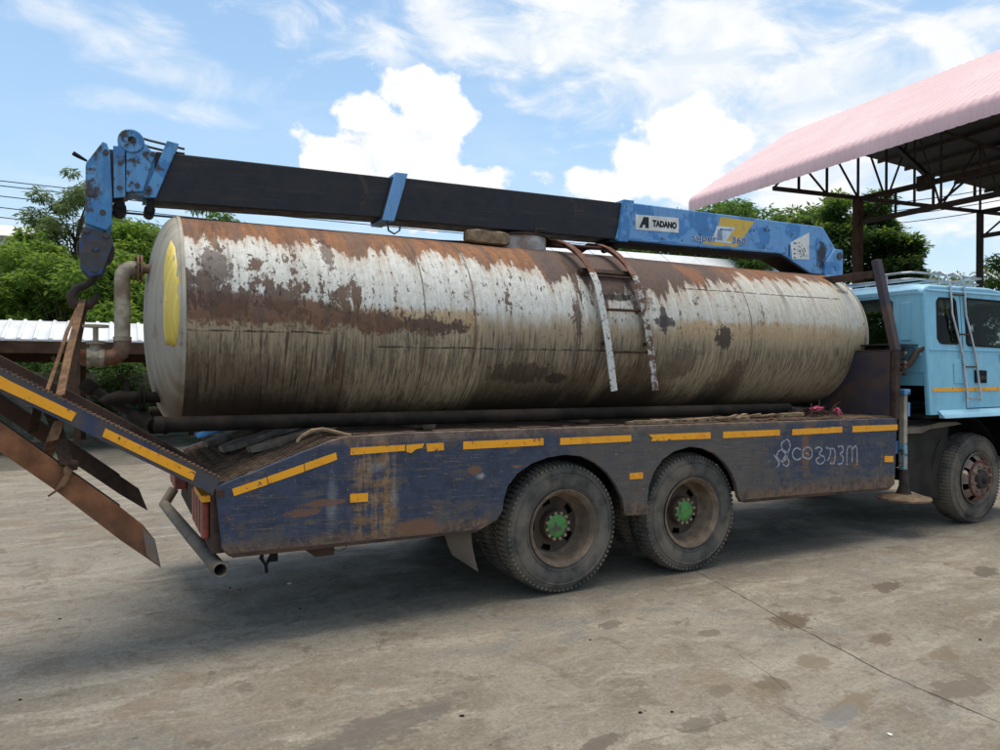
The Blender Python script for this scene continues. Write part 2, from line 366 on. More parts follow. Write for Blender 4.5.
# scrapes: fine, nearly level, some rusty and some bare
w1_ = k.vm('ADD', o, k.comb(0, 0, k.mul(px_, .04)))
fs1 = k.noise(k.scl(w1_, 1.1, 1, 42), 2.0, 7, .72); fs2 = k.noise(k.scl(w1_, 2.4, 1, 70), 2.0, 6, .72); zone = k.ss(k.noise(o, 1.5, 5, .6), .42, .58, .15, 1)
col = k.mix(k.mul(k.mul(k.ss(fs1, .575, .63), zone), .75), col, (.165, .10, .06))
col = k.mix(k.mul(k.mul(k.ss(fs2, .60, .66), zone), .7), col, (.30, .25, .20))
vs_ = k.ss(k.noise(k.scl(o, 26, 1, 2.0), 2.6, 7, .72), .60, .66)
col = k.mix(k.mul(vs_, k.mul(k.ss(px_, 1.2, 1.7, .25, .8), k.ss(d_, .40, .56))), col, (.24, .21, .18))
chip = k.ss(k.noise(k.scl(o, 9, 1, 13), 4, 5, .62), .665, .70)
col = k.mix(k.mul(chip, .8), col, (.36, .33, .29))
for (cx_, cz_, wx_, wz_, am_) in ((-2.62, -.03, .05, .22, .28), (-2.30, .16, .10, .06, .3), (-2.19, .0, .04, .24, .3), (-1.52, .05, .05, .04, .7)):    # scraped-bright places, with glints painted into the colour
    q_ = k.m('SQRT', k.add(k.m('POWER', k.mul(k.sub(px_, cx_), 1/wx_), 2), k.m('POWER', k.mul(k.sub(pz_, cz_), 1/wz_), 2)))
    col = k.mix(k.mul(k.ss(k.add(q_, k.add(k.mul(k.sub(d_, .5), 3.0), k.mul(k.sub(fs2, .5), 1.6))), 1.0, .2), am_), col, (.36, .35, .33))
for (cx_, cz_, wx_, wz_) in ((-2.68, -.05, .16, .03), (-2.80, -.10, .12, .03), (-1.98, -.28, .20, .07), (-1.56, .10, .06, .035), (-.92, -.02, .04, .10), (1.95, .1, .06, .3)):    # rust breaking through
    q_ = k.m('SQRT', k.add(k.m('POWER', k.mul(k.sub(px_, cx_), 1/wx_), 2), k.m('POWER', k.mul(k.sub(pz_, cz_), 1/wz_), 2)))
    col = k.mix(k.mul(k.ss(k.add(q_, k.add(k.mul(k.sub(d_, .5), 2.2), k.mul(k.sub(c_, .5), 2))), 1.05, .7), .85), col, (.15, .068, .036))
fin(k, k.mix(1.0, col, (1.12, 1.13, 1.10), 'MULTIPLY'), k.ss(d_, .3, .7, .40, .68), 0, k.bump(k.add(k.add(c_, k.mul(fs1, .6)), k.mul(a, 1.6)), .4, .008)); M['panel'] = m
m, k = mat('brown_plate'); o = k.obj(False)
a = k.noise(o, 2.2, 7, .62, .3); b = k.noise(o, 11, 8, .7)
col = k.mix(k.ss(a, .42, .62), (.032, .027, .045), (.075, .045, .034)); col = k.mix(k.mul(k.ss(k.noise(o, 3.1, 6, .6), .55, .68), .8), col, (.14, .058, .026))
fin(k, k.mix(k.ss(b, .35, .7, 0, .35), col, (.05, .04, .038)), .65, 0, k.bump(b, .3, .006)); M['plate'] = m
# ramp side
m, k = mat('ramp_paint'); o = k.obj(False)
a = k.noise(o, 3.0, 7, .64, .3); b = k.noise(o, 16, 7, .7)
col = k.mix(k.ss(a, .46, .62), (.062, .055, .058), (.025, .033, .085)); col = k.mix(k.mul(k.ss(b, .5, .66), .5), col, (.10, .065, .045))
fin(k, col, .6, 0, k.bump(b, .3, .005)); M['ramp'] = m

# tank shell: peeling white paint over rust, weathered in bands round the shell
def tank_uv(px, py):
    d = ray(px, py); o0 = Vector((0, CAM.y-1.2, CAM.z-2.13)); dd = Vector((0, d.y, d.z)); A_ = dd.dot(dd); B_ = 2*o0.dot(dd); C_ = o0.dot(o0)-.776**2
    t = (-B_-math.sqrt(max(0, B_*B_-4*A_*C_)))/(2*A_); p = CAM+d*t; return p.x-.765, abs(math.degrees(math.atan2(-(p.y-1.2), p.z-2.13)))
m, k = mat('tank_paint'); o = k.obj(False); tx, ty, tz = k.sep(o)
ph = k.mul(k.m('ARCTAN2', k.mul(ty, -1), tz), 180/PI)           # 0 top, 90 near side, 180 bottom
pa = k.m('ABSOLUTE', ph); pl = k.mul(pa, .776*PI/180)
V = k.comb(tx, pl, k.ss(ph, -1, 1, 3.0, 0.0))
def ns(sx, sl, det=8, ro=.66, di=0.0, off=0.0): return k.noise(k.comb(k.mul(tx, sx), k.mul(pl, sl), k.add(k.ss(ph, -1, 1, 3.0, 0.0), off)), 1.0, det, ro, di)
big = ns(1.3, 1.3, 6, .6, .3); med = ns(4.5, 3.2, 10, .70, .6); fine = ns(26, 20, 8, .72, 0, 1); e1 = ns(16, 1.4, 7, .66, 0, 2); e2 = ns(5.5, .9, 7, .62, .2, 4); e3 = ns(44, 3.0, 6, .7, 0, 6); wide = ns(2.6, .45, 6, .6, 0, 8)
tn = k.mul(k.add(tx, 3.5), 1/7.0)
def txn(px, py): return (tank_uv(px, py)[0]+3.5)/7
c5 = lambda v: k.sub(v, .5)
# base coats: white above, dirty beige below, each plate weathered differently
white = k.mix(k.ss(k.add(k.mul(e3, .5), k.mul(fine, .5)), .36, .62), (.47, .445, .385), (.70, .68, .62))
white = k.mix(k.mul(k.ss(e1, .50, .68), .45), white, (.42, .36, .27))
white = k.mix(k.mul(k.ss(tn, txn(560, 300), txn(720, 300)), k.ss(e1, .3, .62, .15, .55)), white, (.42, .365, .275))
plate = k.ramp(tn, [(0, .35), (txn(350, 380), .35), (txn(425, 380), .75), (txn(474, 380), .9), (txn(476, 380), .25), (txn(580, 380), .3), (txn(665, 380), .5), (txn(690, 380), .9), (txn(752, 360), .55), (1, .7)])
beige_ = k.mix(plate, (.32, .24, .15), (.50, .385, .24))
beige_ = k.mix(k.mul(k.ss(e3, .45, .62), .5), beige_, (.19, .145, .10))
lowmix = k.ss(k.add(pa, k.add(k.mul(c5(e1), 26), k.mul(c5(med), 14))), 78, 92)
col = k.mix(lowmix, white, beige_)
# tan stained belt at mid height
tan_ = k.mul(k.band(k.add(pa, k.add(k.mul(c5(med), 16), k.mul(c5(e1), 8))), 88, 8, 4), k.ramp(tn, [(0, .2), (txn(330, 320), .3), (txn(400, 320), .75), (txn(474, 320), .8), (txn(478, 320), .1), (txn(670, 330), .15), (txn(690, 330), .8), (txn(820, 330), .55), (1, .2)]))
col = k.mix(tan_, col, k.mix(k.ss(fine, .35, .65), (.40, .24, .11), (.50, .35, .19)))
# grey soot bloom over the lower mid shell
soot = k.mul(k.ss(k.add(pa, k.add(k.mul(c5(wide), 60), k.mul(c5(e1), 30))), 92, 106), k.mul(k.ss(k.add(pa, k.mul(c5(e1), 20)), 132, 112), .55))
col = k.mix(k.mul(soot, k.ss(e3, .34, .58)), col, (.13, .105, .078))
# dark oily wash below, ending in sharp edges where plates meet
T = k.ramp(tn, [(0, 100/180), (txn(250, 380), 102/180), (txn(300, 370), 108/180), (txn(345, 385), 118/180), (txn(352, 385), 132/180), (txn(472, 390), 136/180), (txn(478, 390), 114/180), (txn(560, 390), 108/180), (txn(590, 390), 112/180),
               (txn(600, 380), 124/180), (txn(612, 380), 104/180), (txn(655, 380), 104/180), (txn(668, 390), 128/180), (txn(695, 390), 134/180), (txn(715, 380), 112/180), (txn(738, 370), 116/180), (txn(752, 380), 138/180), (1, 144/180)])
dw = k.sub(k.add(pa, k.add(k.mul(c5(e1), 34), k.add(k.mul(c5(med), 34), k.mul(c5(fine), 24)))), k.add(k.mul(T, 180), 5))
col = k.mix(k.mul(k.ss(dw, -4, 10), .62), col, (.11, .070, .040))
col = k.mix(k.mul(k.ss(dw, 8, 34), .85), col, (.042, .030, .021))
# rippled vertical runs, dashed like dried drips
dash = k.ss(ns(52, 7.5, 4, .6, .5, 11), .52, .60); runl = k.ss(ns(40, 1.7, 5, .66, .2, 13), .53, .60)
lowz = k.ss(k.add(pa, k.mul(c5(big), 40)), 92, 104)
col = k.mix(k.mul(k.mul(dash, lowz), k.ss(med, .34, .58, .15, .6)), col, (.075, .055, .038))
col = k.mix(k.mul(k.mul(runl, k.ss(k.add(pa, k.mul(c5(e2), 30)), 90, 100)), k.ramp(tn, [(0, .9), (txn(330, 360), .8), (txn(420, 360), .25), (txn(480, 360), .6), (txn(600, 360), .7), (txn(690, 360), .3), (1, .35)])), col, (.045, .034, .026))
# brown rust belt, strong at the tail, thinning forward
bc = k.ramp(tn, [(0, tank_uv(185, 305)[1]/180), (txn(300, 312), tank_uv(300, 312)[1]/180), (txn(400, 324), tank_uv(400, 325)[1]/180), (1, 96/180)])
bw = k.ramp(tn, [(0, 7.5/180), (txn(260, 312), 7.5/180), (txn(330, 318), 6/180), (txn(400, 324), 5/180), (txn(465, 325), 3/180), (txn(475, 325), 0), (1, 0)])
bd = k.sub(k.mul(bw, 180), k.add(k.m('ABSOLUTE', k.sub(pa, k.mul(bc, 180))), k.add(k.mul(c5(med), 22), k.mul(c5(fine), 14))))
belt = k.mul(k.ss(bd, -1.2, 1.4), k.ss(bw, .002, .012))
col = k.mix(k.mul(belt, .95), col, k.mix(k.ss(k.add(k.mul(e1, .6), k.mul(fine, .4)), .36, .6), (.085, .048, .034), k.mix(k.ss(tx, -2.2, -1.6), (.20, .095, .048), (.105, .065, .045))))
# patches where the paint has come away
lw = k.ramp(tn, [(0, 1.0), (txn(250, 280), .85), (txn(330, 280), .62), (txn(400, 280), .50), (txn(480, 280), .34), (txn(600, 280), .34), (txn(680, 280), .36), (txn(760, 280), .14), (1, .08)])
pw = k.add(k.mul(lw, .066), k.add(k.mul(k.mul(k.ss(pa, 56, 80), k.ss(pa, 92, 82)), k.mul(lw, .075)), k.mul(k.mul(k.ss(pa, 50, 36), lw), .03)))
pn = k.add(k.mul(med, .55), k.add(k.mul(fine, .25), k.mul(e1, .20)))
peel = k.mul(k.ss(k.add(pn, pw), .592, .612), k.ss(pa, 104, 88, .12, 1))
col = k.mix(k.mul(peel, .93), col, k.mix(k.ss(med, .40, .62), (.06, .04, .034), (.125, .068, .042)))
chips = k.mul(k.ss(k.add(ns(34, 12, 5, .62, .2, 17), k.mul(c5(big), .22)), .605, .64), k.mul(k.ss(pa, 26, 46), k.ss(pa, 104, 92, .25, 1)))
col = k.mix(k.mul(chips, k.ramp(tn, [(0, .9), (.5, .9), (txn(690, 300), .8), (txn(760, 300), .35), (1, .35)])), col, (.05, .040, .036))
# rust over the crown running down in tongues, boom shadow painted across its middle
boom_shade = k.mul(k.ss(k.add(tx, k.mul(c5(e2), .5)), -.85, -.45), k.ss(k.add(tx, k.mul(c5(e2), .6)), 1.75, 1.45))
ed = k.ramp(tn, [(0, 42/180), (txn(300, 240), 46/180), (txn(400, 245), 46/180), (txn(470, 250), 45/180), (txn(560, 280), 60/180), (txn(600, 285), 68/180), (txn(640, 285), 66/180), (txn(680, 285), 60/180), (txn(705, 285), 52/180), (txn(752, 280), 40/180), (1, 33/180)])
ea = k.add(k.mul(ed, 180), k.add(k.mul(c5(e2), 62), k.add(k.mul(c5(e1), 30), k.mul(c5(wide), 34))))
cd_ = k.sub(ea, k.add(pa, k.mul(c5(fine), 14)))
col = k.mix(k.mul(k.ss(cd_, -13, 2), .45), col, (.38, .25, .14))                 # pale orange halo of rust water
crown = k.ss(cd_, -1.5, 3.0)
orr = k.mix(k.ss(k.add(k.mul(e1, .6), k.mul(fine, .4)), .38, .60), (.115, .055, .036), (.31, .125, .045))
orr = k.mix(k.mul(k.ss(e2, .50, .62), .55), orr, (.12, .085, .07))
orr = k.mix(k.mul(boom_shade, .92), orr, k.mix(k.ss(fine, .3, .7), (.075, .048, .043), (.105, .068, .058)))
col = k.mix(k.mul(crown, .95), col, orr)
strk = k.mul(k.ss(ns(7.5, .35, 6, .6, 0, 21), .575, .64), k.mul(k.ss(pa, 84, 40), k.ramp(tn, [(0, .75), (.45, .5), (txn(700, 280), .8), (1, .85)])))
col = k.mix(k.mul(strk, k.ss(fine, .34, .6, .35, 1)), col, k.mix(k.ss(e1, .4, .6), (.20, .095, .05), (.11, .062, .042)))
# single bare spots, stained runs and narrow dark strips beside the ladder
for (bx, by, wx, wl_, tint, amt) in [(725, 339, .10, .11, (.05, .036, .03), .92), (666, 322, .10, .045, (.055, .04, .036), .9), (664, 318, .035, .13, (.055, .04, .036), .9), (728, 385, .13, .30, (.075, .052, .036), .7),
                                     (573, 275, .035, .26, (.075, .045, .038), .92), (578, 318, .04, .16, (.07, .045, .038), .85), (520, 372, .30, .10, (.06, .042, .03), .75), (842, 292, .10, .04, (.19, .12, .08), .8), (690, 272, .14, .20, (.26, .115, .05), .75),
                                     (215, 265, .10, .16, (.085, .05, .038), .85), (326, 250, .04, .16, (.09, .05, .036), .85), (340, 365, .04, .14, (.13, .07, .045), .7), (555, 378, .10, .05, (.05, .036, .028), .8), (640, 300, .16, .10, (.06, .042, .035), .6), (680, 362, .20, .20, (.10, .072, .05), .6), (612, 297, .26, .035, (.03, .024, .02), .85)]:
    u0, l0 = tank_uv(bx, by); l0 *= .776*PI/180; q_ = k.m('SQRT', k.add(k.m('POWER', k.mul(k.sub(tx, u0), 1/wx), 2), k.m('POWER', k.mul(k.sub(pl, l0), 1/wl_), 2)))
    col = k.mix(k.mul(k.ss(k.add(q_, k.add(k.mul(c5(med), 2.6), k.add(k.mul(c5(fine), 2.2), k.mul(c5(e1), 1.6)))), 1.05, .80), amt), col, tint)
# weld seams: ring seams and one long seam, rust gathered along them
seam = 0.0
for px_s in (425, 475, 580, 752):
    u0 = tank_uv(px_s, 340)[0]; sm = k.band(k.add(tx, k.mul(c5(fine), .012)), u0, .010, .003); halo = k.mul(k.band(k.add(tx, k.mul(c5(e1), .05)), u0, .05, .01), k.ss(med, .42, .6, 0, .55))
    col = k.mix(k.mul(sm, k.ss(fine, .3, .55, .25, .8)), col, (.09, .055, .038)); col = k.mix(halo, col, (.19, .11, .065)); seam = k.m('MAXIMUM', seam, sm)
for (pp, x0, x1) in ((104, 378, 612), (57, 690, 870), (97, 150, 330)):
    sm = k.mul(k.band(k.add(pa, k.mul(c5(med), 2.2)), pp, .75, .25), k.mul(k.ss(tn, txn(x0, 340)-.002, txn(x0, 340)+.002), k.ss(tn, txn(min(x1, 850), 340)+.002, txn(min(x1, 850), 340)-.002)))
    col = k.mix(k.mul(sm, k.ss(ns(9, 9, 4, .6, 0, 31), .40, .55)), col, (.07, .05, .038)); seam = k.mx(seam, sm)
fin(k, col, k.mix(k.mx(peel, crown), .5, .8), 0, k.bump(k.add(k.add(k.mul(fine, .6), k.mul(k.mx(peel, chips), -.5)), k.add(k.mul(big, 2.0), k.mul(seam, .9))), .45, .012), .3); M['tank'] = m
# tank head: grey paint, yellow painted patch with runs
m, k = mat('tank_head_paint'); o = k.obj(False); hx, hy, hz = k.sep(o)
a = k.noise(k.scl(o, 0, 7, .8), 2.0, 7, .6); b = k.noise(o, 7, 8, .7)
col = k.mix(k.ss(a, .3, .7), (.30, .265, .205), (.43, .385, .31))
col = k.mix(k.mul(k.ss(k.add(hz, k.mul(k.sub(a, .5), .6)), -.25, -.6), .75), col, (.25, .17, .10))
col = k.mix(k.mul(k.ss(b, .58, .66), .6), col, (.20, .11, .06))
fin(k, col, .65, 0, k.bump(b, .3, .008)); M['head_paint'] = m
m, k = mat('yellow_patch'); o = k.obj(False)
a = k.noise(k.scl(o, 1, 22, .7), 1.5, 6, .6); b = k.noise(o, 9, 7, .7)
col = k.mix(k.ss(a, .35, .65), (.64, .45, .06), (.76, .60, .14)); col = k.mix(k.mul(k.ss(b, .58, .66), .7), col, (.62, .52, .36))
fin(k, col, .5, 0, k.bump(a, .3, .01)); M['yellow_patch'] = m

# concrete yard
m, k = mat('yard_concrete'); g = k.geo(); gx, gy, gz = k.sep(g)
a = k.noise(g, .40, 6, .6, .6); b = k.noise(g, 1.7, 9, .70, .8); c_ = k.noise(g, 7, 10, .74, .4); f = k.noise(g, 48, 8, .78); h_ = k.noise(k.vm('ADD', g, (31, 7, 0)), 3.3, 10, .72, 1.0)
wv = k.vm('ADD', g, k.comb(k.mul(b, .5), k.mul(a, 1.1), 0)); sw = k.noise(k.scl(wv, .7, 3.4, 1), 1.1, 9, .70); sw2 = k.noise(k.scl(wv, .35, 4.5, 1), 2.6, 9, .72)
col = k.mix(k.ss(a, .36, .62), (.150, .130, .101), (.210, .187, .153))
col = k.mix(k.mul(k.ss(k.add(k.mul(b, .7), k.mul(c_, .3)), .46, .60), .75), col, (.125, .104, .080))
col = k.mix(k.mul(k.ss(k.add(k.mul(sw, .7), k.mul(c_, .3)), .50, .60), .75), col, (.27, .243, .20))
col = k.mix(k.mul(k.ss(k.add(k.mul(sw2, .65), k.mul(f, .35)), .53, .62), .6), col, (.30, .27, .222))
col = k.mix(k.mul(k.ss(k.add(k.mul(h_, .7), k.mul(c_, .3)), .545, .61), .7), col, (.095, .076, .057))
col = k.mix(k.mul(k.ss(k.noise(k.vm('ADD', g, (3, 19, 0)), .9, 9, .68, 1.2), .55, .66), .6), col, (.150, .108, .066))
col = k.mix(k.mul(k.ss(k.noise(k.vm('ADD', g, (13, 5, 0)), .7, 8, .66, 1.4), .57, .68), .55), col, (.125, .125, .122))
f2 = k.noise(g, 21, 9, .78); col = k.mix(k.ss(f2, .50, .66, 0, .5), col, (.095, .080, .064)); col = k.mix(k.ss(f2, .47, .34, 0, .4), col, (.33, .305, .26))
col = k.mix(k.ss(f, .46, .66, 0, .6), col, (.085, .070, .056)); col = k.mix(k.ss(f, .46, .28, 0, .45), col, (.36, .335, .29))
pits = k.ss(k.noise(g, 26, 4, .6), .66, .71); col = k.mix(k.mul(pits, k.ss(b, .42, .6, .2, .8)), col, (.055, .045, .036))
scr = k.ss(k.noise(k.scl(k.vm('ADD', g, k.comb(k.mul(gy, .4), 0, 0)), 1.2, 26, 1), 1.5, 6, .7), .64, .70); col = k.mix(k.mul(scr, .4), col, (.33, .31, .27))
truck_strip = k.mul(k.ss(k.m('ABSOLUTE', k.sub(gy, 1.3)), 1.2, .4), k.ss(k.m('ABSOLUTE', k.sub(gx, 2.4)), 4.2, 2.4))   # darker patches in a strip along the truck's length
col = k.mix(k.mul(truck_strip, k.ss(b, .38, .60, .0, .5)), col, (.075, .066, .055))
def stain(k, col, px, py, rx, ry, tint, amt, rot=0):
    p = aZ(px, py, 0); u = k.sub(gx, p.x); v = k.sub(gy, p.y)
    cr_, sr_ = math.cos(rot), math.sin(rot)
    u2 = k.mul(k.add(k.mul(u, cr_), k.mul(v, sr_)), 1/rx); v2 = k.mul(k.sub(k.mul(v, cr_), k.mul(u, sr_)), 1/ry)
    d = k.m('SQRT', k.add(k.mul(u2, u2), k.mul(v2, v2)))
    return k.mix(k.mul(k.ss(k.add(d, k.add(k.mul(k.sub(h_, .5), 2.2), k.mul(k.sub(c_, .5), 3.0))), 1.0, .80), min(1, amt*1.05)), col, tint)
for s_ in [(792, 621, .20, .15, (.085, .06, .038), .85), (770, 686, .11, .09, (.10, .075, .05), .7), (812, 662, .14, .10, (.12, .09, .06), .6), (877, 640, .16, .08, (.09, .068, .048), .75),
           (888, 586, .20, .10, (.08, .06, .045), .8), (985, 572, .22, .10, (.08, .065, .05), .8), (610, 625, .10, .06, (.09, .07, .055), .7), (710, 634, .09, .05, (.09, .07, .05), .6),
           (395, 722, .50, .13, (.085, .075, .066), .65), (960, 690, .25, .12, (.10, .08, .06), .7), (697, 725, .12, .07, (.09, .075, .06), .6), (720, 691, .09, .05, (.10, .08, .06), .6),
           (850, 705, .22, .07, (.13, .10, .06), .7), (840, 715, .2, .06, (.12, .13, .14), .5), (260, 610, .25, .10, (.13, .12, .105), .5), (140, 708, .22, .07, (.15, .11, .08), .4),
           (560, 650, .1, .05, (.13, .10, .07), .5), (835, 600, .12, .06, (.1, .08, .06), .6), (945, 655, .15, .08, (.12, .09, .06), .6), (600, 745, .14, .06, (.08, .06, .05), .7)]:
    col = stain(k, col, *s_, rot=.25)
col = k.mix(1.0, col, (1.36, 1.33, 1.27), 'MULTIPLY')
rr = k.ss(b, .3, .7, .55, .85)
fin(k, col, rr, 0, k.bump(k.add(k.add(c_, k.mul(f, .6)), k.add(k.mul(b, 1.6), k.mul(pits, -.8))), .6, .014), .35); M['concrete'] = m
m, k = mat('yard_dirt'); g = k.geo(); b = k.noise(g, 1.1, 8, .65, .5); f = k.noise(g, 22, 7, .75)
col = k.mix(k.ss(b, .35, .65), (.12, .105, .08), (.20, .175, .14)); col = k.mix(k.ss(f, .4, .65, 0, .6), col, (.06, .055, .045)); col = k.mix(k.mul(k.ss(k.noise(g, .5, 5, .6), .5, .62), .7), col, (.05, .075, .025))
fin(k, col, .95, 0, k.bump(k.add(b, f), .8, .05)); M['dirt'] = m

def m_leaf(name, c1, c2, c3, trans=.5, nscale=.8):
    m, k = mat(name)
    ri = k.node('ShaderNodeNewGeometry').outputs['Random Per Island']; o = k.obj()
    n_ = k.noise(o, nscale, 4, .55)
    col = k.mix(k.ss(n_, .38, .62), c1, c2); col = k.mix(k.ss(ri, .55, 1.0, 0, .8), col, c3)
    col = k.mix(k.ss(ri, .0, .3, .5, 0), col, tuple(x*.55 for x in c1))
    d = k.b; fin(k, col, .55, 0, None, .25)
    tr = k.node('ShaderNodeBsdfTranslucent'); k.put(tr.inputs[0], k.mix(.5, col, tuple(min(1, x*1.6) for x in c3)))
    mx_ = k.node('ShaderNodeMixShader'); mx_.inputs[0].default_value = trans
    k.t.links.new(d.outputs[0], mx_.inputs[1]); k.t.links.new(tr.outputs[0], mx_.inputs[2]); k.t.links.new(mx_.outputs[0], k.o.inputs[0]); return m
M['leaf_bright'] = m_leaf('leaf_bright', (.07, .145, .02), (.135, .23, .03), (.23, .32, .05))
M['leaf_mid'] = m_leaf('leaf_mid', (.05, .115, .024), (.09, .175, .03), (.16, .24, .045))
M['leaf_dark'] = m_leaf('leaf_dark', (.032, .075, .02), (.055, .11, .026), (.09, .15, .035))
M['leaf_olive'] = m_leaf('leaf_olive', (.085, .14, .04), (.13, .19, .06), (.20, .25, .10))

# glass
m, k = mat('glass_dark'); gl = k.node('ShaderNodeBsdfGlossy'); gl.inputs['Roughness'].default_value = .03; k.put(gl.inputs[0], (.9, .95, 1))
tr = k.node('ShaderNodeBsdfTransparent'); k.put(tr.inputs[0], (.42, .47, .45)); fr = k.node('ShaderNodeFresnel'); fr.inputs[0].default_value = 1.14
mx_ = k.node('ShaderNodeMixShader'); k.t.links.new(fr.outputs[0], mx_.inputs[0]); k.t.links.new(tr.outputs[0], mx_.inputs[1]); k.t.links.new(gl.outputs[0], mx_.inputs[2]); k.t.links.new(mx_.outputs[0], k.o.inputs[0]); M['glass'] = m

# ================================================================== SETTING
g_ = MB(); g_.raw([(-400, -400, 0), (400, -400, 0), (400, 10.3, 0), (-400, 10.3, 0)], [(0, 1, 2, 3)])
struct(obj('ground', g_, M['concrete'], origin=(0, 0, 0)))
g_ = MB(); NX, NY = 90, 40
xs = np.concatenate([np.linspace(-400, -30, 12), np.linspace(-29, 45, 70), np.linspace(60, 500, 12)])
ys = np.concatenate([np.linspace(10.3, 24, 28), np.linspace(30, 900, 10)])
vv = []
for j, y in enumerate(ys):
    for i, x in enumerate(xs):
        n_ = mnoise.noise(Vector((x*.6, y*.6, 3)))*.08 + mnoise.noise(Vector((x*2, y*2, 7)))*.03
        vv.append((x, y, 0 if j == 0 else .10*min(1, (y-10.3)/1.5) + n_*min(1, (y-10.3)/.8)))
nx = len(xs)
g_.raw(vv, [(j*nx+i, j*nx+i+1, (j+1)*nx+i+1, (j+1)*nx+i) for j in range(len(ys)-1) for i in range(nx-1)])
struct(obj('bare_earth', g_, M['dirt'], smooth=60, origin=(0, 0, 0)))
# shrinkage cracks in the yard: thin dark strips 4 mm above the slab
def crack(pts, w, seed):
    rr_ = random.Random(seed); mb = MB(); P = []
    for a, b in zip(pts[:-1], pts[1:]):
        a, b = aZ(*a, 0), aZ(*b, 0); n = max(3, int((b-a).length/.08))
        for i in range(n): P.append(a.lerp(b, i/n))
    P.append(aZ(*pts[-1], 0)); off = 0; vs = []
    for i, p in enumerate(P):
        off = off*.8 + rr_.uniform(-.008, .008); t = (P[min(i+1, len(P)-1)]-P[max(i-1, 0)]).normalized(); n = Vector((-t.y, t.x, 0))
        ww = w*rr_.uniform(.35, 1.2); vs += [p+n*(off+ww/2)+Vector((0, 0, .003)), p+n*(off-ww/2)+Vector((0, 0, .003))]
    mb.raw(vs, [(2*i, 2*i+1, 2*i+3, 2*i+2) for i in range(len(P)-1)])
    struct(obj('ground_crack', mb, M['crack']))
M['crack'] = m_plain('crack_dirt', (.075, .062, .05), .95, .4, 30)
crack([(690, 568), (745, 598), (800, 628), (880, 672), (1040, 740)], .007, 1)
crack([(738, 655), (765, 672), (785, 690)], .003, 2)
crack([(640, 742), (690, 730), (745, 716)], .0025, 3)
st_ = 0
for (px, py, r_) in [(640, 713, .012), (645, 711, .008), (890, 735, .016), (462, 716, .014), (290, 584, .02), (230, 588, .013), (240, 590, .012), (300, 609, .012), (60, 619, .012), (135, 738, .013), (335, 560, .012), (672, 712, .01), (590, 640, .01), (20, 700, .01), (980, 640, .013)]:
    p = aZ(px, py, 0); mb = MB(); rr_ = random.Random(px)
    bm = bmesh.new(); bmesh.ops.create_icosphere(bm, subdivisions=1, radius=r_)
    vs = [(v.co.x*rr_.uniform(.7, 1.5)+p.x, v.co.y*rr_.uniform(.7, 1.3)+p.y, max(0, v.co.z*rr_.uniform(.4, .8))+.001) for v in bm.verts]
    mb.raw(vs, [[v.index for v in f.verts] for f in bm.faces]); bm.free()
    o = obj('pebble', mb, M['wood_grey'] if px % 2 else M['sticker_white'] if px in (890, 290) else M['black'])
    tag(o, 'tiny loose bit of grit lying on the concrete yard', 'pebble', 'grit scattered on the concrete')

# ================================================================== TRUCK
truck = thing('crane_truck', (2, 1.2, 0), 'light blue lorry with dark blue flat deck and blue telescopic crane boom over the tank', 'truck')
def quad_on(Yf, pts, th=.004): return MB().prism([aY(a, b, Yf) for a, b in pts], (0, -th, 0))
# --- wheels
def tyre_mb(w=.27, seg=64, lugs=76):
    mb = MB(); r0 = .285
    pr = [(.035, r0), (.012, .315), (0, .36), (-.004, .41), (.006, .455), (.026, .49), (.05, .507), (w-.05, .507), (w-.026, .49), (w-.006, .455), (w+.004, .41), (w, .36), (w-.012, .315), (w-.035, r0)]
    mb.lathe(pr, (0, 0, 0), 'y', seg)
    for sidew in (0, 1, 2):
        for i in range(lugs):
            a0 = 2*PI*(i+(.5 if sidew == 1 else 0))/lugs; da = 2*PI/lugs*.30
            if sidew == 2: ts = (.105, w-.105); r1, r2 = (.50, .50), (.52, .52)
            elif sidew == 0: ts = (.010, .092); r1, r2 = (.478, .50), (.499, .520)
            else: ts = (w-.010, w-.092); r1, r2 = (.478, .50), (.499, .520)
            vs = []
            for ti, t in enumerate(ts):
                for rr_ in (r1[ti], r2[ti]):
                    for s_ in (-1, 1):
                        a = a0+da*s_; vs.append((rr_*math.cos(a), t, rr_*math.sin(a)))
            mb.raw(vs, [(0, 1, 3, 2), (4, 6, 7, 5), (0, 4, 5, 1), (2, 3, 7, 6), (0, 2, 6, 4), (1, 5, 7, 3)])
    for rr_ in (.335, .44): mb.lathe([(.010 if rr_ < .4 else .0015, rr_-.006), (.000 if rr_ < .4 else -.006, rr_), (.010 if rr_ < .4 else .0015, rr_+.006)], (0, 0, 0), 'y', seg)
    return mb
def nuts(mb, n, r, t0, t1, rad, ph=0.0, seg=6):
    for i in range(n):
        a = 2*PI*i/n+ph; mb.cyl((r*math.cos(a), t1, r*math.sin(a)), (0, 1, 0), rad, t0-t1, seg)
def shift(mb, c):
    c = Vector(c); mb.v = [tuple(Vector(v)+c) for v in mb.v]; return mb
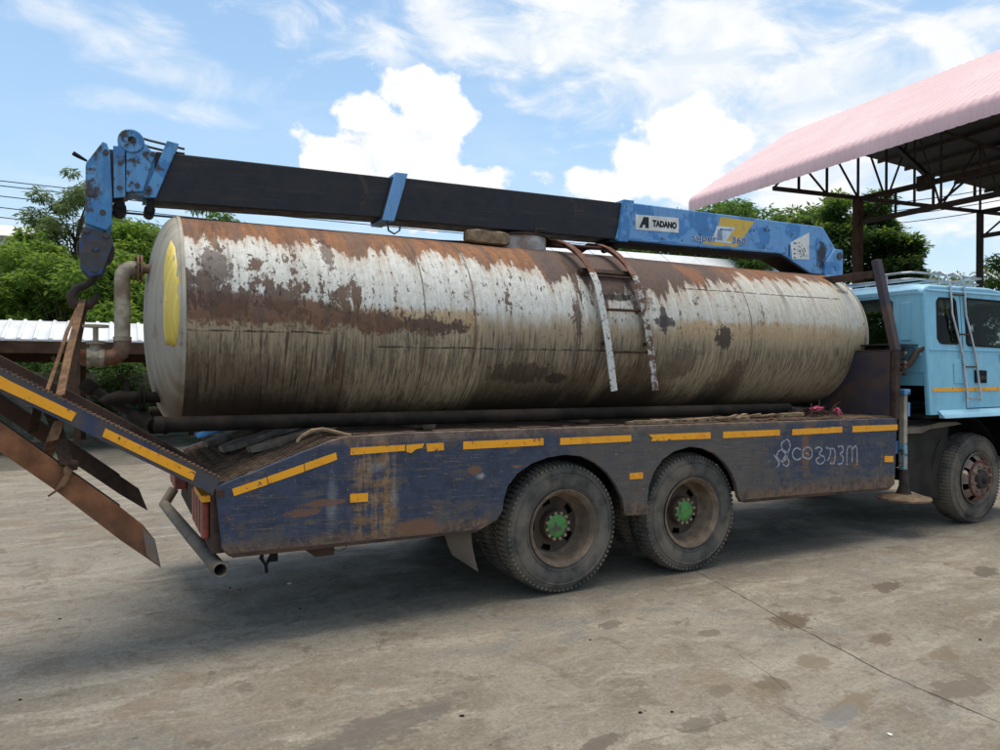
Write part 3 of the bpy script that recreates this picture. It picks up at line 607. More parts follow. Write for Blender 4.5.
def rear_wheel(c):
    w = thing('wheel', c, None, None, parent=truck)
    obj('tyre', shift(tyre_mb(), c), M['tyre_rubber'], w, 35, origin=c)
    mb = MB(); mb.lathe([(.03, .268), (.018, .290), (.008, .305), (.002, .308), (.0, .302), (.008, .292), (.016, .282), (.03, .272), (.085, .262), (.15, .255), (.172, .238), (.178, .226)],
                        (0, 0, 0), 'y', 60)
    md_ = MB(); md_.lathe([(.178, .2265), (.180, .212), (.180, .166), (.176, .12), (.17, .06)], (0, 0, 0), 'y', 60, lambda i, j: i == 1 and (j % 12) in (4, 5, 6, 7)); obj('wheel_disc', shift(md_, c), M['rim_shaded'], w, 40, origin=c)
    obj('rim', shift(mb, c), M['rim_brown'], w, 40, origin=c)
    mb = MB(); mb.lathe([(.24, .06), (.26, .24)], (0, 0, 0), 'y', 40); obj('hole_backing', shift(mb, c), M['black'], w, 40, origin=c)  # black plate added behind the hand holes, painting in their darkness
    mb = MB(); mb.lathe([(.178, .125), (.125, .118), (.112, .116), (.110, .10)], (0, 0, 0), 'y', 36)
    obj('hub', shift(mb, c), M['rim_shaded'], w, 40, origin=c)
    mb = MB(); mb.lathe([(.112, .094), (.099, .092), (.094, .084), (.091, .04), (.090, .0)], (0, 0, 0), 'y', 36)
    o = obj('hub_cap', shift(mb, c), M['green'], w, 40, origin=c)
    nb = MB(); nuts(nb, 1, .103, .112, .092, .0115, 0)
    for i in range(12):
        q = MB(); a = 2*PI*i/12+.2; q.cyl((.104*math.cos(a), .088, .104*math.sin(a)), (0, 1, 0), .0145, .026, 6)
        obj('wheel_nut', shift(q, c), M['nut'], w)
    return w
def inner_wheel(c):
    w = thing('wheel', c, None, None, parent=truck)
    obj('tyre', shift(tyre_mb(), c), M['tyre_rubber'], w, 35, origin=c)
    mb = MB(); mb.lathe([(.03, .285), (.06, .265), (.2, .262), (.2, .05)], (0, 0, 0), 'y', 40); obj('rim', shift(mb, c), M['rim_brown'], w, 40, origin=c); return w
def front_wheel(c):
    w = thing('wheel', c, None, None, parent=truck)
    obj('tyre', shift(tyre_mb(), c), M['tyre_rubber'], w, 35, origin=c)
    mb = MB(); mb.lathe([(.03, .272), (.012, .298), (.0, .303), (-.004, .297), (.012, .286), (.035, .278), (.04, .272), (.02, .262), (-.002, .235), (-.022, .214), (-.034, .19), (-.036, .10)],
                        (0, 0, 0), 'y', 64, lambda i, j: i in (7, 8) and (j % 8) in (2, 3, 4))
    mb2 = MB(); mb2.lathe([(.14, .08), (.16, .255)], (0, 0, 0), 'y', 40); obj('hole_backing', shift(mb2, c), M['black'], w, 40, origin=c)  # added black backing that darkens the front hand holes
    obj('rim', shift(mb, c), M['rim_white'], w, 40, origin=c)
    mb = MB(); mb.lathe([(-.024, .214), (-.045, .212), (-.048, .203), (-.045, .194), (-.034, .192)], (0, 0, 0), 'y', 48); obj('hub_ring', shift(mb, c), M['rim_red'], w, 40, origin=c)
    mb = MB(); mb.lathe([(-.036, .112), (-.075, .105), (-.082, .092), (-.084, .05), (-.10, .046), (-.115, .03), (-.118, .0)], (0, 0, 0), 'y', 36); obj('hub', shift(mb, c), M['dark_steel'], w, 40, origin=c)
    for i in range(8):
        q = MB(); a = 2*PI*i/8+.25; p_ = (.155*math.cos(a), -.062, .155*math.sin(a)); q.cyl(p_, (0, 1, 0), .020, .03, 6); q.cyl((p_[0], -.078, p_[2]), (0, 1, 0), .010, .02, 6)
        obj('wheel_nut', shift(q, c), M['nut'], w)
    return w
wr = rear_wheel((0.0, .02, .52)); wr2 = copy_tree(wr, truck, (1.33, 0, 0))
for ch in wr2.children:
    if ch.name.startswith(('tyre', 'hub_cap', 'wheel_disc')): ch.rotation_euler = (0, 1.1, 0)
for ch in wr2.children:
    if ch.name.startswith('rim'): ch.rotation_euler = (0, .5, 0)
wi = inner_wheel((0.0, .335, .52)); copy_tree(wi, truck, (1.33, 0, 0)); copy_tree(wi, truck, (0, 1.50, 0)); copy_tree(wi, truck, (1.33, 1.50, 0))
for dx in (0, 1.33):
    w_ = copy_tree(wr, truck, (dx, 2.38, 0)); w_.rotation_euler = (0, 0, PI)
wf = front_wheel((5.655, .03, .52)); w_ = copy_tree(wf, truck, (0, 2.36, 0)); w_.rotation_euler = (0, 0, PI)

# --- chassis below
mb = MB()
for y in (.78, 1.62): obj('chassis_rail', MB().box(-2.4, 6.6, y-.04, y+.04, .80, 1.06), M['black'], truck, bevel=.01)
for x in (0, 1.33): obj('axle', MB().cyl((x, .25, .52), (0, 1, 0), .09, 1.9, 14), M['black'], truck, 40); 
for x in (0, 1.33): mb = MB(); mb.lathe([(-.2, .08), (-.15, .2), (0, .26), (.15, .2), (.2, .08)], (x, 1.2, .52), 'x', 20); obj('differential', mb, M['black'], truck, 40)
obj('axle', MB().bar((5.6, .3, .46), (5.6, 2.1, .46), .12, .14), M['black'], truck)
obj('drive_shaft', MB().tube([(1.6, 1.2, .55), (4.8, 1.2, .75)], .05, 10), M['black'], truck, 40)
mb = MB(); mb.box(2.3, 3.6, .30, .75, .55, .98); obj('fuel_tank', mb, M['dark_steel'], truck, bevel=.06, bseg=4)
mb = MB(); mb.box(4.3, 6.74, .55, 1.85, .62, 1.235); obj('engine', mb, M['black'], truck, bevel=.05)

# --- deck
arch1 = [(-.77, .592), (-.62, .655), (-.575, .72), (-.565, .80), (-.53, .90), (-.45, .985), (-.32, 1.055), (-.17, 1.095), (-.02, 1.105), (.13, 1.085), (.27, 1.02), (.38, .935), (.46, .84), (.53, .72), (.56, .575)]
arch2 = [(.80, .562), (.795, .70), (.81, .80), (.86, .91), (.95, 1.01), (1.08, 1.075), (1.25, 1.105), (1.40, 1.085), (1.54, 1.03), (1.66, .945), (1.75, .84), (1.80, .74), (1.83, .62), (1.87, .578)]
outl = [(-2.58, 1.045), (-2.545, .66), (-2.50, .605)] + arch1 + arch2 + [(2.9, .555), (3.98, .535), (4.06, .58), (4.095, 1.268), (2.0, 1.292), (0, 1.318), (-1.4, 1.33), (-1.76, 1.322), (-1.86, 1.30)]
sp = obj('deck_side_panel', MB().xz(outl, -.03, .012), M['panel'], truck, bevel=.006, origin=(.76, 0, .94))
obj('deck_side_panel', MB().xz(outl, 2.40, 2.442), M['panel'], truck, bevel=.006, origin=(.76, 2.42, .94))
lip = [(-2.55, .66), (-2.50, .605), (-.77, .592), (-.64, .64)]
obj('panel_edge_fold', MB().xz([(-2.52, .625), (-2.48, .598), (-.80, .582), (-.76, .600)], -.034, .05), M['rust_dark'], truck)
obj('panel_edge_fold', MB().xz([(1.90, .598), (1.90, .570), (3.95, .528), (3.99, .552)], -.034, .05), M['rust_dark'], truck)
mb = MB(); mb.box(-1.80, 4.09, .012, 2.40, 1.20, 1.285)
obj('deck_floor', mb, M['deck'], truck, bevel=.005)
mb = MB(); mb.xz([(-2.575, 1.03), (-2.575, .98), (-1.801, 1.24), (-1.801, 1.29)], .012, 2.40); slope = obj('tail_slope', mb, M['deck'], truck)
mb = MB(); L_ = .80; th_ = math.atan2(.26, .775); cs, sn = math.cos(th_), math.sin(th_)
def sl(u, y, h): return (-2.575+u*cs-h*sn, y, 1.03+u*sn+h*cs)
y = .03; p_ = .075
n_ = 0
for kk in range(-12, 34):
    for s_ in (-1, 1):
        pts = []
        ya, yb = (kk*p_*1.0, kk*p_+L_*.5) if s_ > 0 else (kk*p_+L_*.5, kk*p_)
        # clip to deck width
        t0, t1 = 0.0, 1.0; d = yb-ya
        for lim, sg in ((.03, 1), (2.38, -1)):
            f0, f1 = (ya-lim)*sg, (yb-lim)*sg
            if f0 < 0 and f1 < 0: t1 = -1; break
            if f0 < 0: t0 = max(t0, f0/(f0-f1))
            if f1 < 0: t1 = min(t1, f0/(f0-f1))
        if t1-t0 < .03: continue
        a = sl(L_*t0, ya+d*t0, .012); b = sl(L_*t1, ya+d*t1, .012); mb.bar(a, b, .010, .014)
obj('anti_slip_mesh', mb, M['deck'], slope)
# rolled dirt and splintered edge along the deck top
mb = MB(); rr_ = random.Random(3); x = -1.7
while x < 4.0:
    l = rr_.uniform(.06, .26); h = rr_.uniform(.004, .022); y0 = rr_.uniform(-.012, .03); mb.bar((x, y0+.03, 1.318-.0085*(x+1)+h*.3), (x+l, y0+.035, 1.318-.0085*(x+l+1)+h*.3), rr_.uniform(.03, .07), h); x += l*rr_.uniform(.5, 1.1)
o = obj('deck_edge_crust', mb, M['deck'], truck); o['kind'] = 'stuff'
# reflective strips
strips = [[(232, 489), (266.6, 477.2), (267.6, 484.6), (234, 496)], [(267.4, 476.8), (303.6, 464), (304.4, 471.6), (268.4, 484)], [(304.4, 463.6), (330, 454.5), (336, 452.5), (337, 459.5), (328, 463), (305.3, 471)],
          [(350.4, 448), (405, 444.7), (405, 450.7), (350.4, 455)], [(406, 445), (424, 443.5), (422, 448), (416, 449), (411, 453), (406.5, 452)], [(426, 443.8), (443.5, 442.6), (444, 450), (437, 450.7), (438, 448), (434, 451), (427, 451.6)],
          [(463, 441.6), (543.3, 438.2), (543.3, 445.2), (463, 449.4)], [(560, 438), (631, 435.1), (631, 441.4), (560, 444.9)], [(648.4, 434.6), (710.3, 432.2), (710.3, 438.6), (671, 440), (669, 438.5), (667, 440.6), (651, 441), (652.5, 438)],
          [(723, 431.7), (779.7, 429.6), (779.7, 435.4), (723, 438.2)], [(792, 429.3), (842, 426.7), (842, 432.3), (792, 435.2)], [(852.3, 426), (897.3, 424.5), (897.3, 430), (852.3, 432.3)],
          [(350, 494), (368, 493), (368, 501.4), (350, 502.7)], [(629.4, 473.3), (642.7, 472.3), (642.7, 478.6), (629.4, 479.4)], [(884.3, 456), (893, 456), (893, 462), (884.3, 462)]]
for q in strips: obj('reflective_strip', quad_on(-.0305, q), M['yellow_tape'], sp)
# sprayed handwriting, round letters
strokes = [[(776, 459), (778, 452), (783, 450), (787, 454), (785, 460), (780, 461), (777, 457)], [(786, 440), (782, 443), (782, 449), (786, 455), (789, 462), (787, 466), (783, 464), (784, 458), (788, 452), (790, 446), (788, 440), (785, 440)],
           [(774, 455), (779, 463), (777, 467)], [(801, 450), (797, 448), (793, 451), (793, 457), (797, 460), (801, 458)], [(803, 458), (803, 451), (807, 447), (811, 449), (812, 456), (808, 459), (804, 457)], [(806, 453), (809, 455)],
           [(815, 449), (819, 447), (822, 450), (819, 454), (824, 457), (824, 462), (819, 464), (816, 460), (820, 457)], [(826, 448), (830, 449), (830, 456), (827, 461)], [(830, 449), (834, 449), (835, 455), (834, 463), (830, 463)],
           [(838, 447), (842, 446), (843, 451), (840, 454), (843, 457), (842, 463), (838, 464)], [(847, 465), (847, 450), (850, 446), (852, 450), (852, 462)], [(852, 450), (855, 446), (857, 450), (857, 465)]]
mb = MB()
for s_ in strokes:
    P = [aY(a, b+0.0, -.0315) for a, b in s_]; Q = []
    for i in range(len(P)-1):
        p0, p1, p2, p3 = P[max(i-1, 0)], P[i], P[i+1], P[min(i+2, len(P)-1)]
        for t in (0, .25, .5, .75): Q.append(.5*((2*p1)+(p2-p0)*t+(2*p0-5*p1+4*p2-p3)*t*t+(3*p1-p0-3*p2+p3)*t**3))
    Q.append(P[-1]); mb.ribbon(Q, .002, (0, 1, 0), .015)
obj('sprayed_writing', mb, M['chalk'], sp)
# inner arches, mud flap, hanging things
mb = MB(); mb.box(-.7, 2.0, .014, 2.39, 1.12, 1.19); obj('underfloor', mb, M['black'], truck)
fl = [aY(445, 527, .06), aY(470, 527, .06), aY(472, 545, .06), aY(478, 573, .06), aY(466, 570, .06), aY(450, 561, .06), aY(447, 545, .06)]
mb = MB(); pts = []
for t in np.linspace(0, 1, 9):
    xl = -.955+.03*t+.05*t*t; xr = -.80+.06*t*t; pts.append((xl, xr, .62-.255*t, .60-.335*t))
for y0 in (.06,):
    vs = []
    for i, (xl, xr, zl, zr) in enumerate(pts):
        for kx in np.linspace(0, 1, 5):
            x_ = xl+(xr-xl)*kx; z_ = zl+(zr-zl)*kx; vs.append((x_-.10*(1-kx)*(i/8)*0, y0+.16*(1-kx), z_))
    nn = 5; fs = [(i*nn+j, i*nn+j+1, (i+1)*nn+j+1, (i+1)*nn+j) for i in range(8) for j in range(nn-1)]
    mb.raw(vs, fs); o2 = len(mb.v); mb.raw([(x_+.012, y_+.012, z_) for x_, y_, z_ in vs], [f[::-1] for f in fs])
    bl = [i*nn for i in range(9)]+[8*nn+j for j in range(1, nn)]+[i*nn+nn-1 for i in range(7, -1, -1)]+[j for j in range(nn-2, 0, -1)]
    mb.f += [[bl[i], bl[(i+1) % len(bl)], bl[(i+1) % len(bl)]+o2, bl[i]+o2] for i in range(len(bl))]; mb.mi += [0]*len(bl)
obj('mud_flap', mb, M['flap_rubber'], truck, 40)
mb = MB(); mb.xz([(-2.08, .62), (-1.80, .62), (-1.80, .50), (-1.93, .50)], .12, .4); obj('tow_bracket', mb, M['rust_dark'], truck, bevel=.006)
mb = MB(); mb.bar((-2.20, .15, .62), (-2.20, .15, .50), .03, .05); mb.tube([(-2.26, .15, .60), (-2.28, .15, .53), (-2.25, .15, .48), (-2.22, .15, .53)], .014, 8); mb.tube([(-2.25, .15, .48), (-2.245, .15, .43)], .012, 6)
obj('tow_shackle', mb, M['black'], truck, 40)
# tail
mb = MB(); mb.box(-2.60, -2.50, .02, 2.40, .62, 1.02); obj('tail_beam', mb, M['rust_dark'], truck, bevel=.01)
for i in range(4): 
    mb = MB(); y = .10+.19*i; mb.box(-2.645, -2.602, y, y+.13, .70, .93); obj('tail_lamp', mb, M['lamp_red'], truck, bevel=.012)
for i in range(3):
    mb = MB(); y = 1.72+.2*i; mb.box(-2.70, -2.602, y, y+.14, .78, 1.00); obj('tail_lamp', mb, M['lamp_red'], truck, bevel=.012)
mb = MB(); mb.prism([aY(202, 493, .0), aY(215, 503, .0), aY(213.6, 511, .0), aY(200, 499, .0)], (0, .004, 0)); 
obj('reflective_strip', MB().raw([(-2.655, .04, .985), (-2.655, .5, .985), (-2.655, .5, .95), (-2.655, .04, .945), (-2.603, .04, .985), (-2.603, .5, .985), (-2.603, .5, .95), (-2.603, .04, .945)], [(0, 1, 2, 3), (4, 5, 6, 7), (0, 1, 5, 4), (2, 3, 7, 6), (0, 3, 7, 4), (1, 2, 6, 5)]), M['yellow_tape'], truck)
mb = MB(); tp = [(-2.555, -.05, .535), (-2.63, 1.0, .53), (-2.70, 2.1, .525), (-2.74, 2.36, .56), (-2.66, 2.42, .68)]
mb.tube(tp, .045, 16, cap=False); mb.tube(tp[:3], .037, 16, cap=False); mb.lathe([(-.0, .045), (-.004, .041), (.0, .037)], (-2.555, -.052, .535), 'y', 16)
tb = obj('underrun_tube', mb, M['flap_rubber'], truck, 40)
obj('tube_bracket', MB().bar((-2.58, .75, .535), (-2.52, .75, .66), .04, .05), M['rust_dark'], tb)
for y in (.0, .62): obj('hinge_pin', MB().cyl((-2.555, y-.045 if y == 0 else y, 1.005), (0, 1, 0), .026, .03, 12), M['rust_dark'], truck, 40)
obj('wire_loop', MB().tube([aY(331, 546, 0), aY(334, 550, 0), aY(340, 551, 0), aY(346, 548, 0), aY(347, 543, 0)], .003, 5), M['cable'], truck, 50)
# --- loading ramp, held up by the sling
ramp_near = [aY(0, 368, -.02), aY(110, 423.6, -.02), aY(221, 479.5, -.02), aY(216.5, 488, -.02), aY(213, 496, -.02), aY(205, 491, -.02), aY(0, 392, -.02)]
a, b = ramp_near[0], ramp_near[2]; d = (a-b).normalized(); ext = d*1.0
rn = [p.copy() for p in ramp_near]; rn[0] += ext; rn[-1] += ext
rp = obj('loading_ramp', MB().prism(rn, (0, .03, 0)), M['ramp'], truck, bevel=.004)
inn = [p + Vector((0, .62, .0)) for p in rn]; inn[0] = inn[0]+Vector((0, 0, .035)); inn[1] = inn[1]+Vector((0, 0, .035))
obj('ramp_side', MB().prism(inn, (0, .03, 0)), M['rust_dark'], rp, bevel=.004)
mb = MB(); vs = []
p0, p1 = rn[0]+Vector((0, .031, -.05)), rn[2]+Vector((0, .031, -.02))
mb.raw([p0, p1, p1+Vector((0, .588, 0)), p0+Vector((0, .588, 0)), p0-Vector((0, 0, .02)), p1-Vector((0, 0, .02)), p1+Vector((0, .588, -.02)), p0+Vector((0, .588, -.02))], [(0, 1, 2, 3), (4, 5, 6, 7), (0, 1, 5, 4), (2, 3, 7, 6), (0, 3, 7, 4), (1, 2, 6, 5)])
obj('ramp_deck', mb, M['deck'], rp)
mb = MB(); L_ = (rn[0]-rn[2]).length; n_ = int(L_/.028)
for i in range(n_):
    q = rn[2]+d*(i+.5)*.028; mb.bar(q+Vector((0, -.004, .004)), q+Vector((0, .05, .004)), .016, .014)
o = obj('grip_teeth', mb, M['deck'], rp); o['kind'] = 'stuff'
for q in ([(-2, 374.2), (10, 381), (76.7, 413), (71.5, 421.4), (-2, 387.5)], [(105.3, 428.2), (195.8, 471.6), (193, 480.7), (102.2, 436.5)]): obj('reflective_strip', quad_on(-.0205, q), M['yellow_tape'], rp)
# folded ramp legs: rusty channels
def leg(pts, y, dep, m_):
    P = [aY(a, b, y) for a, b in pts]; e = (P[0]-P[1]).normalized()*1.6; e2 = (P[-1]-P[-2]).normalized()*1.6; P[0] = P[0]+e; P[-1] = P[-1]+e
    lg = obj('ramp_leg', MB().prism(P, (0, .012, 0)), m_, rp, bevel=.003)
    top = [P[0], P[1]]; bot = [P[-1], P[-2]]
    mb = MB()
    for (u, v), s_ in (((P[0], P[1]), 1), ((P[-1], P[-2]), -1)):
        mb.raw([u+Vector((0, .012, 0)), v+Vector((0, .012, 0)), v+Vector((0, dep, 0)), u+Vector((0, dep, 0)), u+Vector((0, .012, -.012*s_)), v+Vector((0, .012, -.012*s_)), v+Vector((0, dep, -.012*s_)), u+Vector((0, dep, -.012*s_))],
               [(0, 1, 2, 3), (4, 5, 6, 7), (0, 1, 5, 4), (2, 3, 7, 6), (0, 3, 7, 4), (1, 2, 6, 5)])
    obj('leg_flange', mb, M['rust_dark'], rp)
leg([(0, 422), (120, 507), (143, 525), (155, 540), (161, 568), (120, 540), (52, 488), (0, 452)], .0, .09, M['rust_beam'])
leg([(0, 394), (120, 476), (139, 489), (148, 511), (120, 494.5), (0, 414)], .52, .09, M['rust_dark'])
bt = MB(); bt.prism([aY(142, 527, -.001), aY(155, 540, -.001), aY(161, 567, -.001), aY(147, 556, -.001)], (0, -.002, 0)); obj('heat_mark', bt, m_plain('burnt_steel', (.10, .12, .14), .5, .4, 16, 0, .2, (.19, .11, .06), .8), rp)
# --- headboard and gallows
obj('headboard', MB().prism([(4.06, .03, 1.262), (4.06, .03, 1.965), (4.06, 2.40, 1.965), (4.06, 2.40, 1.262)], (.025, 0, 0)), M['plate'], truck, origin=(4.07, .6, 1.6))
fr = MB(); fr.bar((4.10, -.005, 1.255), (4.10, -.005, 1.99), .075, .055, (0, 1, 0)); obj('headboard_post', fr, M['rust_dark'], truck, bevel=.006)
fr = MB(); fr.bar((4.10, -.005, 1.97), (4.10, .22, 2.95), .085, .075, (0, 1, 0)); obj('headboard_post', fr, M['plate'], truck, bevel=.008)
fr = MB(); fr.bar((4.10, 2.42, 1.255), (4.10, 2.42, 1.99), .075, .055, (0, 1, 0)); obj('headboard_post', fr, M['rust_dark'], truck, bevel=.006)
fr = MB(); fr.bar((4.10, 2.42, 1.97), (4.10, 2.20, 2.95), .085, .075, (0, 1, 0)); obj('headboard_post', fr, M['plate'], truck, bevel=.008)
obj('headboard_bar', MB().bar((4.10, .235, 2.80), (4.10, 2.17, 2.80), .07, .075), M['rust_dark'], truck, bevel=.006)
mb = MB(); mb.box(4.062, 4.14, .03, 2.39, 1.968, 1.985); obj('headboard_cap', mb, M['rust_dark'], truck)

# --- cab
def side_y(z): return -.03+(z-1.55)*.0614
prof = [(4.63, 1.285), (4.63, 2.60), (4.66, 2.655), (4.74, 2.69), (5.9, 2.71), (6.25, 2.68), (6.42, 2.58), (6.72, 1.98), (6.80, 1.60), (6.80, .75), (6.25, .75), (6.20, 1.10), (6.08, 1.285)]
w1 = [(4.83, 2.12), (4.87, 2.07), (4.92, 2.055), (5.20, 2.055), (5.245, 2.09), (5.255, 2.14), (5.225, 2.54), (5.19, 2.58), (4.90, 2.575), (4.85, 2.53)]
w2 = [(5.37, 2.075), (5.40, 2.04), (6.50, 2.02), (6.56, 2.05), (6.36, 2.50), (6.30, 2.57), (6.22, 2.59), (5.42, 2.595), (5.375, 2.55)]
def holed(name, outer, holes, to3, th, m_, parent):
    bm = bmesh.new(); es = []
    for lp in [outer]+holes:
        vs = [bm.verts.new(to3(*p)) for p in lp]; es += [bm.edges.new((vs[i], vs[(i+1) % len(vs)])) for i in range(len(vs))]
    bmesh.ops.triangle_fill(bm, use_beauty=True, use_dissolve=False, edges=es)
    th = Vector(th); vs = [v.co.copy() for v in bm.verts]; bm.verts.index_update(); fs = [[v.index for v in f.verts] for f in bm.faces]; bd = [[v.index for v in e.verts] for e in bm.edges if len(e.link_faces) == 1]; bm.free()
    n = len(vs); mb = MB(); mb.raw(vs+[v+th for v in vs], fs+[[i+n for i in f][::-1] for f in fs]+[(a, b, b+n, a+n) for a, b in bd])
    return obj(name, mb, m_, parent)
def near3(x, z): return Vector((x, side_y(z), z))
def far3(x, z): return Vector((x, 2.40-side_y(z), z))
cabs = holed('cab_side', prof, [w1, w2], near3, (0, .045, 0), M['cab_blue'], truck)
cabs2 = holed('cab_side', prof, [w1, w2], far3, (0, -.045, 0), M['cab_blue'], truck)
for fn, cs_, dy in ((near3, cabs, .02), (far3, cabs2, -.02)):
    for i, w in enumerate((w1, w2)):
        mb = MB(); mb.raw([fn(*p)+Vector((0, dy, 0)) for p in w], [list(range(len(w)))]); obj('window_pane', mb, M['glass'], cs_)
        mb = MB(); cx_, cz_ = sum(p[0] for p in w)/len(w), sum(p[1] for p in w)/len(w); n = len(w)
        wi_ = [(cx_+(x-cx_)*(1-.045/max(.2, abs(x-cx_)+.0)*min(1, abs(x-cx_)/.2)), cz_+(z-cz_)*.93) for x, z in w]
        o_ = [fn(*p)+Vector((0, -.004 if dy > 0 else .004, 0)) for p in w]; i_ = [fn(*p)+Vector((0, -.004 if dy > 0 else .004, 0)) for p in wi_]; bk = Vector((0, dy*1.1, 0))
        mb.raw(o_+i_+[p+bk for p in i_], [(j, (j+1) % n, n+(j+1) % n, n+j) for j in range(n)]+[(n+j, n+(j+1) % n, 2*n+(j+1) % n, 2*n+j) for j in range(n)]); obj('window_seal', mb, M['black'], cs_)
rwin = [(.36, 2.09), (.40, 2.045), (2.0, 2.045), (2.04, 2.09), (2.02, 2.54), (1.97, 2.585), (.44, 2.585), (.385, 2.54)]
rear_out = [(.0, 1.75), (2.4, 1.75), (2.35, 2.60), (2.30, 2.655), (.10, 2.655), (.05, 2.60)]
cr = holed('cab_rear', rear_out, [rwin], lambda y, z: Vector((4.632, y, z)), (.04, 0, 0), M['cab_blue'], truck)
obj('cab_rear', MB().prism([(4.65, .02, 1.60), (4.65, 2.38, 1.60), (4.65, 2.38, 1.75), (4.65, .02, 1.75)], (.03, 0, 0)), M['cab_blue'], truck)
obj('window_pane', MB().raw([(4.655, y, z) for y, z in rwin], [list(range(8))]), M['glass'], cr)
mb = MB(); n = 8; o_ = [Vector((4.628, y, z)) for y, z in rwin]; i_ = [Vector((4.628, 1.2+(y-1.2)*.955, 2.315+(z-2.315)*.87)) for y, z in rwin]
mb.raw(o_+i_+[p+Vector((.03, 0, 0)) for p in i_], [(j, (j+1) % n, n+(j+1) % n, n+j) for j in range(n)]+[(n+j, n+(j+1) % n, 2*n+(j+1) % n, 2*n+j) for j in range(n)]); obj('window_seal', mb, M['black'], cr)
mb = MB(); mb.prism([(4.632, .17, 2.10), (4.632, .29, 2.10), (4.632, .29, 2.52), (4.632, .17, 2.52)], (-.012, 0, 0)); obj('pressed_panel', mb, M['cab_blue'], cr, bevel=.011, bseg=3)
mb = MB(); mb.prism([(4.632, .05, 1.92), (4.632, .40, 1.92), (4.632, .40, 2.03), (4.632, .05, 2.03)], (-.02, 0, 0)); obj('pressed_panel', mb, M['cab_blue'], cr, bevel=.015, bseg=3)
mb = MB(); vs = []
rp_ = [(4.625, 2.60), (4.645, 2.655), (4.70, 2.69), (4.80, 2.705), (5.9, 2.725), (6.25, 2.69), (6.42, 2.58)]
yy = [.035, .05, .10, .22, 1.2, 2.18, 2.30, 2.35, 2.365]; zz = [-.03, .0, .012, .03, .05, .03, .012, 0, -.03]
for (x, z) in rp_:
    for y_, dz in zip(yy, zz): vs.append((x, y_, z+dz*(1 if x > 4.66 else .3)))
mb.raw(vs, [(i*9+j, i*9+j+1, (i+1)*9+j+1, (i+1)*9+j) for i in range(len(rp_)-1) for j in range(8)])
rf = obj('cab_roof', mb, M['sill_blue'], truck, 50)
o = rf; md = o.modifiers.new('thick', 'SOLIDIFY'); md.thickness = .02; md.offset = -1
wsh = [(6.425, .12, 2.57), (6.72, .06, 1.985), (6.72, 2.34, 1.985), (6.425, 2.28, 2.57)]
obj('windscreen', MB().raw(wsh, [(0, 1, 2, 3)]), M['glass'], truck)
mb = MB(); mb.raw([(6.72, .01, 1.98), (6.80, -.02, 1.60), (6.80, -.02, .75), (6.80, 2.42, .75), (6.80, 2.42, 1.60), (6.72, 2.39, 1.98), (6.66, .01, 1.98), (6.74, .0, 1.60), (6.74, 0, .75), (6.74, 2.4, .75), (6.74, 2.4, 1.60), (6.66, 2.39, 1.98)],
       [(0, 1, 4, 5), (1, 2, 3, 4), (6, 7, 10, 11), (7, 8, 9, 10), (0, 6, 11, 5), (2, 8, 9, 3)]); obj('cab_front', mb, M['cab_blue'], truck)
mb = MB(); mb.box(6.78, 6.98, -.03, 2.43, .52, .82); obj('front_bumper', mb, M['white_paint'], truck, bevel=.03)
for y in (.35, 2.05): obj('headlight', MB().cyl((6.97, y, .68), (1, 0, 0), .09, .03, 20), M['sticker_white'], truck, 40)
mb = MB(); mb.box(4.66, 6.7, .03, 2.37, 1.24, 1.284); obj('cab_floor', mb, M['black'], truck)
for y in (.3, 1.5): mb = MB(); mb.box(5.45, 5.6, y, y+.6, 1.5, 2.42); mb.box(5.45, 6.0, y, y+.6, 1.4, 1.6); obj('cab_seat', mb, M['black'], truck, bevel=.05)
mb = MB(); mb.box(6.35, 6.7, .06, 2.34, 1.5, 2.02); obj('dashboard', mb, M['black'], truck, bevel=.04)
mb = MB(); mb.lathe([(0, .21), (.02, .23), (.0, .25)], (6.2, .6, 2.02), 'x', 24); obj('steering_wheel', mb, M['black'], truck, 40)
# door, sill, trim
sl_ = MB(); sl_.raw([(4.80, -.115, 1.245), (6.10, -.115, 1.245), (6.10, -.10, 1.285), (4.76, -.10, 1.285), (4.78, -.047, 1.335), (6.10, -.047, 1.335), (4.80, -.04, 1.245), (6.10, -.04, 1.245)],
               [(0, 1, 2, 3), (3, 2, 5, 4), (0, 6, 7, 1), (0, 3, 4, 6), (1, 7, 5, 2), (4, 5, 7, 6)])
obj('cab_sill', sl_, M['sill_blue'], truck, bevel=.008)
obj('reflective_strip', MB().prism([(4.70, side_y(1.535)-.001, 1.535), (6.75, side_y(1.535)-.001, 1.535), (6.74, side_y(1.575)-.001, 1.575), (4.70, side_y(1.575)-.001, 1.575)], (0, -.004, 0)), M['yellow_tape'], cabs)
hd = [aY(974, 370, -.02), aY(986, 370.5, -.02), aY(986, 383, -.02), aY(974, 383, -.02)]
dh = obj('door_handle', MB().prism(hd, (0, -.012, 0)), M['black'], cabs, bevel=.004)
obj('handle_lever', MB().prism([aY(978, 376, -.033), aY(986, 376, -.033), aY(986, 379.5, -.033), aY(978, 379.5, -.033)], (0, -.01, 0)), M['dark_steel'], cabs, bevel=.003)
mb = MB(); g1 = [(5.305, 2.63), (5.315, 1.32)]
for (xa, za), (xb, zb) in (((5.30, 2.62), (5.31, 1.34)),): mb.bar((xa, side_y(za)-.0005, za), (xb, side_y(zb)-.0005, zb), .009, .002, (0, 1, 0))
mb.bar((5.31, side_y(1.34)-.0005, 1.34), (6.08, side_y(1.34)-.0005, 1.34), .002, .009); obj('door_gap', mb, M['black'], cabs)
mb = MB(); mb.prism([near3(5.10, 1.62), near3(5.36, 1.62), near3(5.38, 1.84), near3(5.32, 1.89), near3(5.14, 1.89), near3(5.10, 1.84)], (0, -.012, 0)); obj('side_pressing', mb, M['cab_blue'], cabs, bevel=.010, bseg=3)
